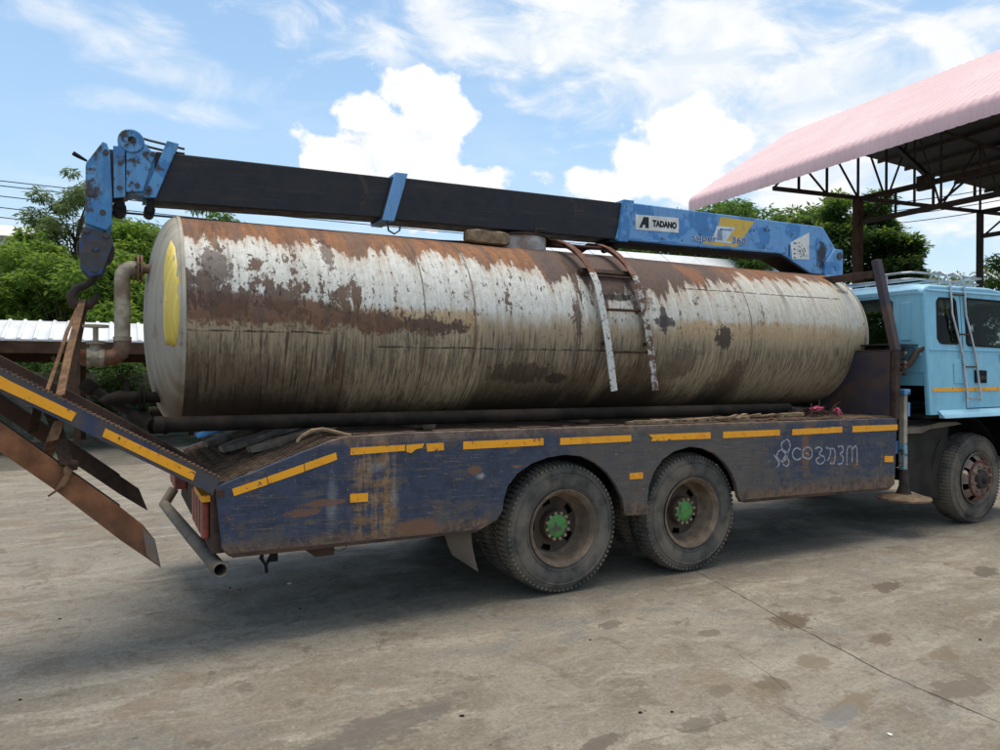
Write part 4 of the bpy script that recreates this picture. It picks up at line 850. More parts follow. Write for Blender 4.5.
obj('rain_gutter', MB().bar((4.68, .032, 2.645), (6.25, .032, 2.655), .02, .02), M['sill_blue'], cabs, bevel=.006)
obj('cab_corner', MB().tube([(4.655, side_y(1.30)+.018, 1.30), (4.655, side_y(2.60)+.018, 2.60)], .028, 12), M['cab_blue'], cabs, 60)
mb = MB()
mb.prism([near3(4.68, 1.985), near3(6.70, 1.985), near3(6.70, 2.0), near3(4.68, 2.0)], (0, -.010, 0)); obj('belt_moulding', mb, M['cab_blue'], cabs, bevel=.006)
for (x_, z_) in ((5.32, 1.45), (5.32, 1.92)): obj('door_hinge', MB().box(6.02, 6.06, side_y(z_)-.02, side_y(z_), z_-.04, z_+.04), M['cab_blue'], cabs)
obj('wheel_arch_liner', MB().box(6.58, 6.62, .03, .56, .70, 1.235), M['black'], truck)
obj('wiper', MB().bar((6.70, .5, 2.02), (6.60, 1.0, 2.25), .012, .012), M['black'], truck)
# ladder on the cab side, hooked over the roof
lad = thing('cab_ladder', (5.5, 0, 1.4), None, None, parent=truck)
def lrail(xb, xt): return [(xb, -.075, 1.415), (xb, -.075, 1.50), (xb-.02, -.03, 1.95), (xt+.01, .005, 2.40), (xt, .02, 2.72), (xt, .06, 2.83), (xt, .13, 2.88), (xt, .22, 2.86), (xt, .27, 2.77)]
r1_, r2_ = lrail(5.27, 5.10), lrail(5.52, 5.36)
for r_ in (r1_, r2_): obj('ladder_rail', MB().tube(r_, .013, 8), M['chrome'], lad, 50)
for i, t in enumerate((.03, .30, .58, .92)):
    def at_(r_, t):
        z = 1.415+(2.72-1.415)*t
        for a_, b_ in zip(r_[:-1], r_[1:]):
            if a_[2] <= z <= b_[2]: return Vector(a_).lerp(Vector(b_), (z-a_[2])/max(1e-6, b_[2]-a_[2]))
    obj('rung', MB().tube([at_(r1_, t), at_(r2_, t)], .009, 8), M['dark_steel'] if i else M['chrome'], lad, 50)
# roof rack
rk = thing('roof_rack', (5.4, 1.2, 2.72), None, None, parent=truck)
for zz_, y0, y1, x0, x1 in ((2.79, .22, 2.18, 4.70, 6.0), (2.86, .20, 2.20, 4.68, 6.02)):
    lp = [(x0, y0+.12, zz_), (x0, y1-.12, zz_), (x0+.03, y1-.03, zz_), (x0+.12, y1, zz_), (x1, y1, zz_), (x1, y0, zz_), (x0+.12, y0, zz_), (x0+.03, y0+.03, zz_), (x0, y0+.12, zz_)]
    obj('rack_rail', MB().tube(lp, .012, 8), M['chrome'], rk, 50)
for (x_, y_) in ((4.69, .5), (4.69, 1.2), (4.69, 1.9), (5.2, .21), (5.7, .21), (5.2, 2.19), (5.7, 2.19)): obj('rack_foot', MB().tube([(x_, y_, 2.69), (x_, y_, 2.865)], .010, 6), M['chrome'], rk, 50)
for x_ in (4.95, 5.25, 5.55, 5.85): obj('rack_slat', MB().bar((x_, .22, 2.80), (x_, 2.18, 2.80), .04, .012), M['chrome'], rk)
# mirror arm in front of the cab
obj('mirror_arm', MB().tube([(6.45, .05, 2.50), (6.75, -.10, 2.52), (6.85, -.22, 2.45), (6.85, -.22, 2.0)], .012, 8), M['black'], truck, 50)
obj('side_mirror', MB().box(6.83, 6.87, -.32, -.14, 2.05, 2.40), M['black'], truck, bevel=.02)
# --- between deck and cab: valve bank, outrigger, guards
ch = MB(); ch.box(4.16, 4.62, .18, 2.22, 1.0, 1.25); obj('crane_base', ch, M['black'], truck, bevel=.02)
vb = thing('valve_bank', (4.4, .35, 1.9), None, None, parent=truck)
mb = MB(); mb.box(4.20, 4.44, .16, .95, 1.56, 1.74); mb.box(4.22, 4.40, .18, .9, 1.76, 2.03); obj('valve_body', mb, M['black'], vb, bevel=.015)
for i, (z_, m_) in enumerate(((2.0, 'dark_steel'), (1.955, 'nut'), (1.90, 'dark_steel'), (1.85, 'nut'), (1.80, 'lamp_red'), (1.73, 'dark_steel'))):
    mb = MB(); mb.tube([(4.24, .15, z_), (4.43, .12, z_+.004)], .012, 8); obj('control_lever', mb, M['dark_steel'], vb, 50)
    mb = MB(); mb.tube([(4.42, .12, z_), (4.455, .115, z_)], .02, 8); obj('lever_knob', mb, M[m_], vb, 50)
obj('hose_arm', MB().tube([(4.42, .16, 1.78), (4.50, .10, 1.84), (4.58, .06, 1.98), (4.66, .02, 2.02)], [.035, .034, .03, .02], 10), M['dark_steel'], truck, 50)
obj('valve_shelf', MB().box(4.14, 4.62, .08, 1.9, 2.035, 2.05), M['dark_steel'], truck)
M['leg_paint'] = m_paint('leg_paint', (.20, .36, .46), (.33, .33, .28), (.10, .07, .05), .5, .4, 6, .6, .4)
leg_o = thing('outrigger', (4.40, .1, .4), None, None, parent=truck)
mb = MB(); mb.box(4.365, 4.425, .07, .13, .98, 1.50); obj('outrigger_leg', mb, M['beige'], leg_o, bevel=.006)
mb = MB(); mb.box(4.363, 4.427, .068, .132, .69, .978); obj('outrigger_leg', mb, M['leg_paint'], leg_o, bevel=.006)
mb = MB(); mb.box(4.345, 4.45, .05, .15, 1.50, 1.565); obj('leg_cap', mb, M['head_blue'], leg_o, bevel=.012)
mb = MB(); mb.box(4.43, 4.47, .07, .12, 1.27, 1.42); obj('leg_lock', mb, M['boom_blue'], leg_o, bevel=.005)
obj('jack_rod', MB().tube([(4.395, .09, .70), (4.395, .09, .52), (4.395, .09, .42)], [.045, .05, .085], 14), M['dark_steel'], leg_o, 30)
mb = MB(); mb.lathe([(.0, .0), (.0, .26), (.02, .27), (.035, .22), (.06, .10), (.07, 0)], (4.395, .09, .375), 'z', 28); obj('outrigger_foot', mb, M['wood'], leg_o, 30)
obj('outrigger_beam', MB().box(4.32, 4.47, .15, 2.25, .86, 1.0), M['boom_blue'], leg_o, bevel=.01)
gp = [aY(903, 430, .16), aY(949, 423, .16), aY(946, 455, .16), aY(945, 500, .16), aY(925, 496, .16), aY(905, 489, .16)]
obj('wheel_guard', MB().prism(gp, (0, .02, 0)), M['guard_rubber'], truck, bevel=.004)
tp = [aY(903, 430, .1), aY(925, 426, .1), aY(940, 422.5, .1), aY(957, 422, .1), aY(962, 424, .1), aY(945, 427, .1), aY(930, 429, .1), aY(922, 433, .1), aY(905, 434, .1)]
obj('torn_rubber', MB().prism(tp, (0, .1, .01)), M['flap_rubber'], truck)
mb = MB(); mb.raw([(4.55, .2, 1.22), (5.05, .2, 1.22), (5.05, 2.2, 1.22), (4.55, 2.2, 1.22), (4.55, .2, .7), (5.05, .2, .7), (5.05, 2.2, .7), (4.55, 2.2, .7)], [(0, 1, 2, 3), (4, 5, 6, 7), (0, 1, 5, 4), (2, 3, 7, 6), (0, 3, 7, 4), (1, 2, 6, 5)]); obj('battery_box', mb, M['black'], truck, bevel=.01)
mb = MB()
for i in range(13):
    a = PI*(.02+.96*i/12); a2 = PI*(.02+.96*(i+1)/12) if i < 12 else None
    if a2: mb.raw([(5.66+.66*math.cos(t), y_, .58+.64*math.sin(t)) for t in (a, a2) for y_ in (.16, .5)], [(0, 1, 3, 2)])
o = obj('front_mudguard', mb, M['black'], truck); md = o.modifiers.new('thick', 'SOLIDIFY'); md.thickness = .01
# --- crane
BY0, BY1 = 1.035, 1.365
bs = [(1.375, 3.445), (1.262, 3.062), (2.0, 3.065), (3.59, 3.095), (4.09, 2.90), (4.28, 2.90), (4.53, 3.21), (4.29, 3.465), (4.14, 3.465)]
base = obj('boom_section', MB().xz(bs, BY0, BY1), M['boom_blue'], truck, bevel=.012)
obj('boom_edge_plate', MB().xz([(1.30, 3.09), (3.50, 3.125), (3.50, 3.105), (1.295, 3.07)], BY0-.004, BY0-.0005), M['boom_blue'], base)
mb = MB(); mb.xz([(1.20, 3.058), (3.62, 3.09), (4.08, 2.897), (4.09, 2.885), (3.60, 3.068), (1.20, 3.035)], BY0+.02, BY1-.02); obj('boom_underside', mb, M['black'], base)
obj('boom_collar', MB().xz([(1.345, 3.465), (1.475, 3.466), (1.40, 3.045), (1.275, 3.045)], BY0-.016, BY1+.016), M['boom_blue'], base, bevel=.006)
mid = obj('boom_section', MB().xz([(-1.06, 3.40), (1.40, 3.437), (1.29, 3.068), (-1.16, 3.035)], BY0+.02, BY1-.02), M['boom_black'], truck, bevel=.008)
obj('boom_collar', MB().xz([(-1.035, 3.435), (-.92, 3.437), (-1.045, 3.018), (-1.15, 3.018)], BY0+.003, BY1-.003), M['boom_blue'], mid, bevel=.006)
mb = MB(); mb.tube([(-1.10, 1.06, 3.02), (-1.09, 1.055, 2.94), (-1.04, 1.05, 2.915), (-.99, 1.06, 2.95), (-.98, 1.06, 3.02)], .008, 6); obj('hose_loop', mb, M['cable'], mid, 50)
out_ = obj('boom_section', MB().xz([(-2.86, 3.362), (-1.03, 3.395), (-1.10, 3.05), (-2.88, 2.995)], BY0+.042, BY1-.042), M['boom_black'], truck, bevel=.008)
obj('boom_collar', MB().xz([(-2.785, 3.445), (-2.705, 3.435), (-2.86, 3.02), (-2.945, 3.01)], BY0+.02, BY1-.02), M['head_blue'], out_, bevel=.006)
# rollers under the boom
for (x_, z_, n_) in ((-2.90, 2.935, 'a'), (1.30, 3.0, 'b')): 
    mb = MB(); mb.cyl((x_, 1.10, z_), (0, 1, 0), .038, .2, 16); mb.box(x_-.02, x_+.02, 1.085, 1.10, z_-.02, z_+.12); obj('rope_roller', mb, M['black'], truck, 40)
# boom head
hd_ = thing('boom_head', (-3.0, 1.2, 3.0), None, None, parent=truck)
for y_ in (1.055, 1.315): obj('head_plate', MB().xz([(-3.052, 3.36), (-3.05, 3.45), (-3.03, 3.475), (-2.995, 3.47), (-2.89, 3.355), (-2.86, 3.355), (-2.945, 3.055), (-3.055, 3.04)], y_, y_+.03), M['head_blue'], hd_, bevel=.005)
obj('head_box', MB().xz([(-3.04, 3.33), (-2.80, 3.35), (-2.87, 3.02), (-3.05, 3.05)], 1.09, 1.31), M['head_blue'], hd_)
mb = MB(); mb.lathe([(-.16, .0), (-.16, .078), (-.15, .086), (-.095, .088), (-.05, .07), (0, .068), (.05, .07), (.095, .088), (.15, .086), (.16, .078), (.16, .0)], (-3.02, 1.2, 3.405), 'y', 28); obj('head_sheave', mb, M['head_blue'], hd_, 40)
obj('sheave_pin', MB().cyl((-3.015, 1.04, 3.41), (0, 1, 0), .028, .32, 16), M['hook_dark'], hd_, 40)
for y_ in (1.045, 1.325): obj('head_plate', MB().xz([(-3.135, 3.355), (-3.06, 3.36), (-3.058, 3.0), (-3.13, 2.985)], y_, y_+.025), M['head_blue'], hd_, bevel=.005)
for (x_, z_) in ((-3.09, 3.235), (-3.095, 3.06), (-2.98, 3.09), (-2.88, 3.33), (-2.905, 3.08)): obj('head_bolt', MB().cyl((x_, 1.035, z_), (0, 1, 0), .016, .02, 8), M['hook_dark'], hd_, 40)
mb = MB(); mb.cyl((-3.095, 1.10, 2.93), (0, 1, 0), .045, .2, 18); mb.box(-3.12, -3.07, 1.085, 1.10, 2.93, 3.02); obj('rope_roller', mb, M['black'], hd_, 40)
for y_ in (1.05, 1.30): obj('jib_plate', MB().xz([(-3.305, 3.19), (-3.30, 3.215), (-3.20, 3.375), (-3.175, 3.37), (-3.155, 3.31), (-3.14, 3.0), (-3.145, 2.80), (-3.18, 2.752), (-3.31, 2.79)], y_, y_+.04), M['jib_blue'], hd_, bevel=.006)
obj('jib_spine', MB().xz([(-3.29, 3.18), (-3.19, 3.33), (-3.16, 3.28), (-3.155, 2.85), (-3.285, 2.83)], 1.09, 1.30), M['hook_dark'], hd_)
for (x_, z_) in ((-3.20, 2.875), (-3.27, 3.0), (-3.18, 3.3)): obj('head_bolt', MB().cyl((x_, 1.035, z_), (0, 1, 0), .020, .02, 8), M['hook_dark'], hd_, 40)
obj('head_filler', MB().xz([(-3.16, 3.34), (-3.04, 3.34), (-3.04, 3.02), (-3.155, 2.99)], 1.10, 1.29), M['hook_dark'], hd_)
obj('jib_link', MB().bar((-3.16, 1.2, 3.30), (-3.02, 1.2, 3.30), .12, .05), M['hook_dark'], hd_)
obj('guide_rod', MB().tube([aY(73, 153, 1.1), aY(78, 156, 1.1), aY(87, 161, 1.1)], [.016, .015, .008], 8), M['black'], hd_, 50)
for dz in (0, .035): obj('hydraulic_hose', MB().tube([(-3.00, 1.15, 3.475-dz), (-2.90, 1.15, 3.455-dz*1.4), (-2.78, 1.15, 3.44-dz*1.4), (-2.66, 1.15, 3.425-dz)], .009, 6), M['cable'], hd_, 50)
for y_, z0, z1, m1 in ((1.12, 2.90, 2.955, 2.89), (1.27, 2.93, 2.965, 2.90)): obj('wire_rope', MB().tube([(-3.07, y_, z0), (-.6, y_, (z0+z1)/2-.02), (1.30, y_, z1+.03)], .008, 6), M['cable'], truck, 50)
# turret, luffing ram
for y_ in (1.0, 1.37): obj('turret_cheek', MB().xz([(4.28, 2.905), (4.30, 3.03), (4.46, 3.215), (4.60, 3.21), (4.60, 2.905)], y_, y_+.03), M['boom_blue'], truck, bevel=.005)
obj('turret_pin', MB().cyl((4.53, .985, 3.13), (0, 1, 0), .045, .43, 16), M['hook_dark'], truck, 40)
obj('crane_column', MB().box(4.29, 4.60, .99, 1.41, 1.25, 2.904), M['boom_blue'], truck, bevel=.012)
obj('luffing_ram', MB().tube([(4.26, 1.2, 2.1), (4.0, 1.2, 2.95)], .06, 14), M['dark_steel'], truck, 50)
# signs on the boom
def bxz(px, py): p = aY(px, py, BY0); return (p.x, p.z)
ux = Vector((1, 0, .012)).normalized(); uz = Vector((0, 0, 1))
st = obj('maker_sign', MB().xz([bxz(635.5, 214.5), bxz(678.5, 218), bxz(678.5, 232.8), bxz(635.5, 229.5)], BY0-.003, BY0-.0005), M['sticker_white'], base)
mb = MB(); sg = [bxz(639, 227.5), bxz(643.5, 217), bxz(648.5, 217.3), bxz(648.5, 228.2), bxz(645.2, 228), bxz(645, 225), bxz(642.6, 224.8), bxz(642, 227.8)]; mb.xz(sg, BY0-.005, BY0-.0032)
p_ = aY(652.5, 226.0, BY0-.0035); place_text(mb, 'TADANO', p_, ux, uz, .085, width=(aY(676.5, 226, BY0).x-p_.x), bold=.0055)
obj('sign_lettering', mb, M['ink'], base)
mb = MB(); mb.xz([bxz(720.5, 216.8), bxz(754.5, 221.5), bxz(736.5, 247.5), bxz(700.5, 243.5), bxz(704, 238.5), bxz(711, 239), bxz(718, 226)], BY0-.0022, BY0-.0005); obj('stripe_decal', mb, M['decal_yellow'], base)
mb = MB(); mb.xz([bxz(716.5, 226), bxz(735, 227.6), bxz(726, 241), bxz(734, 242), bxz(733, 244), bxz(708, 240.5), bxz(709, 238.5), bxz(713, 238.8)], BY0-.0036, BY0-.0024); obj('stripe_decal', mb, M['decal_grey'], base)
mb = MB(); mb.xz([bxz(717.5, 230.0), bxz(721.5, 228.8), bxz(722.5, 240.8), bxz(716.5, 240.3)], BY0-.0048, BY0-.0038)
mb.xz([bxz(720, 228.5), bxz(732.5, 229.4), bxz(731.6, 231), bxz(720, 230.2)], BY0-.0048, BY0-.0038); obj('stripe_decal', mb, m_plain('decal_slate', (.22, .28, .36), .5, .2, 12), base)
for (t_, pxa, pxb, py, h) in (('SUPER', 691.5, 717, 239.8, .078), ('360', 731.5, 746.5, 243.2, .085)):
    mb = MB(); p_ = aY(pxa, py, BY0-.0055); place_text(mb, t_.lower() if t_ == 'SUPER' else t_, p_, Vector((1, 0, -.03)).normalized() if 0 else ux, uz, h*1.25, width=aY(pxb, py, BY0).x-p_.x, bold=.005, extr=.0004); obj('decal_lettering', mb, M['decal_grey'], base)
    mb = MB(); p_ = aY(pxa+.4, py-.1, BY0-.0068); place_text(mb, t_.lower() if t_ == 'SUPER' else t_, p_, ux, uz, h*1.22, width=aY(pxb-.4, py, BY0).x-p_.x, bold=.0012, extr=.0004); obj('decal_lettering', mb, M['decal_blue'], base)
pl = [bxz(790.5, 242.5), bxz(809, 232.5), bxz(809, 259.5), bxz(792, 259)]
obj('load_chart', MB().xz(pl, BY0-.003, BY0-.0005), M['sticker_white'], base)
mb = MB()
for i, py in enumerate((243, 249, 253.5, 257.5)): p_ = aY(793.5, py, BY0-.004); mb.box(p_.x, p_.x+.035+.02*(i == 0), p_.y-.001, p_.y, p_.z-.006, p_.z+.006)
q_ = aY(789.5, 250, BY0-.004); mb.box(q_.x-.012, q_.x+.006, q_.y-.001, q_.y, q_.z-.075, q_.z+.06)
for r_ in (.10, .14, .18):
    c_ = aY(796, 258, BY0-.004); P = [(c_.x+r_*1.0*math.cos(t), c_.y, c_.z+r_*1.05*math.sin(t)) for t in np.linspace(.15, 1.35, 9)]
    for a_, b_ in zip(P[:-1:1], P[1:]):
        if rnd.random() < .75: mb.bar(a_, b_, .002, .005, (0, 0, 1))
for i in range(16):
    t = rnd.uniform(.15, 1.3); r_ = rnd.uniform(.06, .19); mb.box(c_.x+r_*math.cos(t)-.004, c_.x+r_*math.cos(t)+.008, c_.y-.001, c_.y, c_.z+r_*math.sin(t)-.004, c_.z+r_*math.sin(t)+.004)
obj('chart_print', mb, M['ink'], base)
m, k = mat('oil_smear'); o_ = k.obj(False); ux_, uy_, uz_ = k.sep(o_); nn_ = k.noise(o_, 9, 7, .65)
dd_ = k.m('SQRT', k.add(k.m('POWER', k.mul(k.add(ux_, k.mul(uz_, -.25)), 1/.10), 2), k.m('POWER', k.mul(uz_, 1/.24), 2)))
fin(k, (.035, .036, .042), .45); k.put(k.b.inputs['Alpha'], k.mul(k.ss(k.add(dd_, k.mul(k.sub(nn_, .5), 2.2)), 1.05, .2), .75)); M['smear'] = m
obj('oil_smear', MB().xz([bxz(811, 236), bxz(834, 248), bxz(834, 256), bxz(822, 274), bxz(808, 272)], BY0-.0012, BY0-.0003), M['smear'], base)

# ================================================================== HOOK BLOCK, SLING
hb = thing('hook_block', (-3.25, 1.2, 2.42), 'dark worn hook block with chipped blue paint and curved hook under the boom head', 'hook')
kp = [(-3.345, 2.66), (-3.32, 2.765), (-3.15, 2.735), (-3.135, 2.66), (-3.205, 2.445), (-3.28, 2.415), (-3.34, 2.475)]
for y_ in (1.06, 1.26): obj('cheek_plate', MB().xz(kp, y_, y_+.03), M['hook_dark'], hb, bevel=.008)
mb = MB(); mb.lathe([(-.08, .115), (-.05, .12), (0, .10), (.05, .12), (.08, .115), (.08, .02)], (-3.245, 1.175, 2.62), 'y', 28); mb.lathe([(-.08, .115), (-.08, .02)], (-3.245, 1.175, 2.62), 'y', 28); obj('block_sheave', mb, M['dark_steel'], hb, 40)
for (x_, z_) in ((-3.245, 2.62), (-3.25, 2.47), (-3.30, 2.74), (-3.18, 2.715)): obj('block_bolt', MB().cyl((x_, 1.045, z_), (0, 1, 0), .02, .02, 8), M['hook_dark'], hb, 40)
hk = [(-3.255, 1.175, 2.46), (-3.265, 1.175, 2.41), (-3.30, 1.175, 2.375), (-3.365, 1.175, 2.345), (-3.40, 1.175, 2.29), (-3.385, 1.175, 2.235), (-3.335, 1.175, 2.205), (-3.285, 1.175, 2.225), (-3.255, 1.175, 2.265), (-3.235, 1.175, 2.315)]
obj('hook', MB().tube(hk, [.028, .026, .026, .030, .034, .036, .034, .028, .020, .010], 14), M['dark_steel'], hb, 60)
for y_ in (1.14, 1.21): obj('hoist_rope', MB().tube([(-3.20, y_, 2.72), (-3.17, y_, 2.83), (-3.12, y_, 2.93)], .009, 6), M['cable'], hb, 50)
sg_ = thing('webbing_sling', (-3.3, .6, 2.2), 'brown webbing sling looped from the hook round the raised ramp and rusty leg', 'sling')
def P_(px, py, Y): return aY(px, py, Y)
A0 = Vector((-3.335, 1.15, 2.255))
ptsA = [A0, P_(70, 335, .62), P_(60, 362, .40), P_(50, 392, .12)]
obj('sling_strap', MB().ribbon([Vector((-3.33, 1.175, 2.262)), P_(75, 330, .75), P_(67.5, 360, .45), P_(60, 396, .05)], .046, (1, 0, .25), .008), M['webbing'], sg_)
obj('sling_strap', MB().ribbon([Vector((-3.345, 1.20, 2.25)), P_(67, 332, .85), P_(58, 360, .65), P_(46, 394, .35)], .024, (1, 0, .3), .008), M['webbing'], sg_)
obj('sling_strap', MB().ribbon([Vector((-3.315, 1.19, 2.25)), P_(77, 345, .95), P_(73, 372, .8), P_(70, 402, .70)], .045, (1, 0, .1), .010), M['webbing_dark'], sg_)
obj('sling_strap', MB().ribbon([P_(60, 420, .04), P_(52, 440, .04), P_(47, 458, .35), P_(34, 440, .55)][0:3], .06, (1, 0, .25), .01), M['webbing'], sg_)
obj('sling_strap', MB().ribbon([P_(50, 412, .10), P_(58, 432, .08), P_(64, 455, .03), P_(67, 466, -.02)], .075, (1, 0, -.3), .010), M['webbing_dark'], sg_)
obj('sling_strap', MB().ribbon([P_(38, 407, .40), P_(33, 432, .45)], .055, (1, 0, .3), .010), M['webbing_dark'], sg_)
obj('sling_strap', MB().ribbon([P_(69, 464, -.02), P_(69, 472, -.022), P_(60, 488, -.022), P_(53, 493, .03)], .06, (1, 0, .7), .012), M['webbing'], sg_)
obj('sling_knot', MB().tube([P_(69, 462, -.03), P_(74, 464, -.02), P_(75, 470, -.02)], [.02, .03, .014], 8), M['webbing_dark'], sg_, 60)

# ================================================================== TANK
TA = Vector((.765, 1.2, 2.13)); TR = .776; TH = 3.485
tank = thing('storage_tank', (.765, 1.2, 1.31), 'long rusty white cylindrical steel tank lying on the lorry deck', 'tank')
mb = MB(); vs = []; NXs, NA = 120, 128
for i in range(NXs+1):
    x = -TH+2*TH*i/NXs
    for j in range(NA):
        a = 2*PI*j/NA; dn = mnoise.noise(Vector((x*.9, math.cos(a)*1.6, math.sin(a)*1.6)))*.007 + mnoise.noise(Vector((x*2.6, math.cos(a)*3+9, math.sin(a)*3)))*.0025
        r = TR+dn
        vs.append(TA+Vector((x, r*math.sin(a), r*math.cos(a))))
mb.raw(vs, [(i*NA+j, i*NA+(j+1) % NA, (i+1)*NA+(j+1) % NA, (i+1)*NA+j) for i in range(NXs) for j in range(NA)])
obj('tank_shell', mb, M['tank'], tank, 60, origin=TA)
DB = .22
def bulge(r): return DB*math.sqrt(max(0, 1-(r/TR)**2))**1.0
for sg in (-1, 1):
    mb = MB(); pr = [(sg*bulge(r), r) for r in list(np.linspace(0.001, .70, 14))+[.73, .75, .765, .773]]+[(sg*.0, TR-.001)]
    c = TA+Vector((sg*TH, 0, 0)); mb.lathe(pr, c, 'x', 72); obj('tank_end', mb, M['head_paint'], tank, 60, origin=c)
    mb = MB(); mb.lathe([(-.012, TR-.01), (-.012, TR+.008), (.012, TR+.008), (.012, TR-.01)], c, 'x', 96, closed=True); obj('end_weld', mb, M['head_paint'], tank, 40)
# yellow patch on the tail end
def dish_hit(px, py):
    d = ray(px, py); lo = None
    for i in range(900):
        t = 4.0+i*.003; p = CAM+d*t; r = math.hypot(p.y-1.2, p.z-2.13)
        if r < TR-.002 and p.x > TA.x-TH-bulge(r): return p
    return None
pol = [(172, 240), (169.5, 258), (166, 276), (164, 304), (164.5, 330), (166.5, 345), (171, 344), (174, 347), (177.5, 344), (179.6, 332), (180.3, 318), (180.6, 300), (180, 280), (178.5, 262), (176, 247)]
P3 = [dish_hit(*q) for q in pol]; P3 = [p for p in P3 if p is not None]
cy, cz = sum(p.y for p in P3)/len(P3), sum(p.z for p in P3)/len(P3); vs = []; NR = 6
for i in range(NR+1):
    for p in P3:
        t = i/NR; Y_, Z_ = cy+(p.y-cy)*t, cz+(p.z-cz)*t; r = min(TR-.001, math.hypot(Y_-1.2, Z_-2.13)); vs.append((TA.x-TH-bulge(r)-.005, Y_, Z_))
n = len(P3); mb = MB(); mb.raw(vs, [(i*n+j, i*n+(j+1) % n, (i+1)*n+(j+1) % n, (i+1)*n+j) for i in range(NR) for j in range(n)]); o = obj('yellow_patch', mb, M['yellow_patch'], tank, 60)
md = o.modifiers.new('thick', 'SOLIDIFY'); md.thickness = .004
# lower skid pipes
for y_ in (.47, 1.93):
    mb = MB(); mb.tube([(-2.88, y_, 1.405), (3.05, y_, 1.372)], .052, 16); sk = obj('skid_pipe', mb, M['pipe_black'], tank, 50)
obj('skid_cap', MB().tube([(-2.90, .47, 1.405), (-2.84, .47, 1.405)], .057, 16), M['pipe_black'], tank, 50)
# stub, elbow and riser at the tail end
cx_ = -3.075
obj('outlet_pipe', MB().tube([(-2.86, 1.0, 2.49), (-2.99, 1.0, 2.49)], .034, 14), M['pipe_rust'], tank, 50)
fl_ = MB()
for x_ in (-2.965, -2.988): fl_.cyl((x_, 1.0, 2.49), (1, 0, 0), .098, .015, 24)
obj('pipe_flange', fl_, M['pipe_rust'], tank, 40)
for i in range(6):
    a = PI/3*i; obj('flange_bolt', MB().cyl((-3.0, 1+.076*math.cos(a), 2.49+.076*math.sin(a)), (1, 0, 0), .010, .05, 6), M['dark_steel'], tank)
rz = [(-2.99, 1.0, 2.49), (-3.03, 1.0, 2.488), (-3.062, 1.0, 2.47), (-3.078, 1.0, 2.44), (-3.08, 1.0, 2.40), (-3.08, 1.0, 1.98)]
obj('riser_pipe', MB().tube(rz, .052, 18), M['pipe'], tank, 50)
obj('pipe_collar', MB().tube([(-3.08, 1.0, 2.0), (-3.08, 1.0, 1.97)], .060, 18), M['pipe'], tank, 50)
el_ = [(-3.08, 1.0, 1.98), (-3.08, 1.0, 1.93), (-3.095, 1.0, 1.885), (-3.13, 1.0, 1.855), (-3.17, 1.0, 1.85), (-3.20, 1.0, 1.85)]
obj('pipe_elbow', MB().tube(el_, .057, 18), M['pipe_rust'], tank, 50)
mb = MB(); mb.tube([(-3.19, 1.0, 1.85), (-3.30, 1.0, 1.85)], .062, 18); mb.tube([(-3.20, 1.0, 1.85), (-3.225, 1.0, 1.85)], .07, 8); mb.tube([(-3.275, 1.0, 1.85), (-3.30, 1.0, 1.85)], .07, 8); mb.tube([(-3.245, 1.0, 1.86), (-3.245, 1.0, 1.97)], .036, 12); mb.tube([(-3.245, 1.0, 1.945), (-3.245, 1.0, 1.965)], .06, 14)
mb.tube([(-3.245, 1.0, 1.96), (-3.245, 1.0, 2.075)], .018, 10); vl = obj('gate_valve', mb, M['pipe'], tank, 40)
mb = MB(); mb.lathe([(-.009, .064), (-.009, .082), (.009, .082), (.009, .064)], (-3.245, 1.0, 2.07), 'z', 24, closed=True)
for i in range(4): a = PI/2*i+.4; mb.bar((-3.245, 1, 2.07), (-3.245+.07*math.cos(a), 1+.07*math.sin(a), 2.07), .014, .012)
obj('valve_handwheel', mb, M['pipe'], vl, 40)
obj('outlet_pipe', MB().tube([(-3.30, 1.0, 1.85), (-3.335, 1.0, 1.85), (-3.355, 1.0, 1.84)], [.058, .058, .045], 16), M['pipe_rust'], tank, 50)
# lower dark outlet
obj('outlet_pipe', MB().tube([(-2.80, .95, 1.57), (-2.99, .95, 1.57)], .040, 14), M['pipe_black'], tank, 50)
fl_ = MB()
for x_ in (-2.955, -2.98): fl_.cyl((x_, .95, 1.57), (1, 0, 0), .095, .016, 22)
obj('pipe_flange', fl_, M['pipe_black'], tank, 40)
mb = MB(); mb.tube([(-2.98, .95, 1.57), (-3.10, .95, 1.57), (-3.17, .95, 1.555), (-3.20, .95, 1.53)], [.045, .05, .042, .04], 14); mb.tube([(-3.05, .95, 1.58), (-3.05, .95, 1.68)], .022, 10); mb.bar((-3.05, .95, 1.68), (-3.10, .90, 1.74), .02, .02); vl2 = obj('drain_valve', mb, M['pipe_black'], tank, 40)
hs_ = [aY(84, 383, 1.1), aY(92, 389, 1.1), aY(112, 402, 1.05), aY(132, 413, 1.0), aY(150, 424, .9), aY(166, 430, .75)]
obj('drain_hose', MB().tube(hs_, .034, 12), M['pipe_black'], tank, 50)
obj('hose_coupling', MB().tube([hs_[0].lerp(hs_[1], -.2), hs_[0].lerp(hs_[1], .25), hs_[1], hs_[1].lerp(hs_[2], .15)], [.044, .056, .056, .044], 12), M['pipe_black'], tank, 50)
obj('hose_coupling', MB().tube([hs_[3], hs_[3].lerp(hs_[4], .3), hs_[4], hs_[4].lerp(hs_[5], .3)], [.05, .062, .05, .06], 12), M['pipe_black'], tank, 50)
obj('valve_lever', MB().bar((-3.10, .95, 1.69), (-2.98, .93, 1.70), .022, .012), M['pipe_black'], vl2)
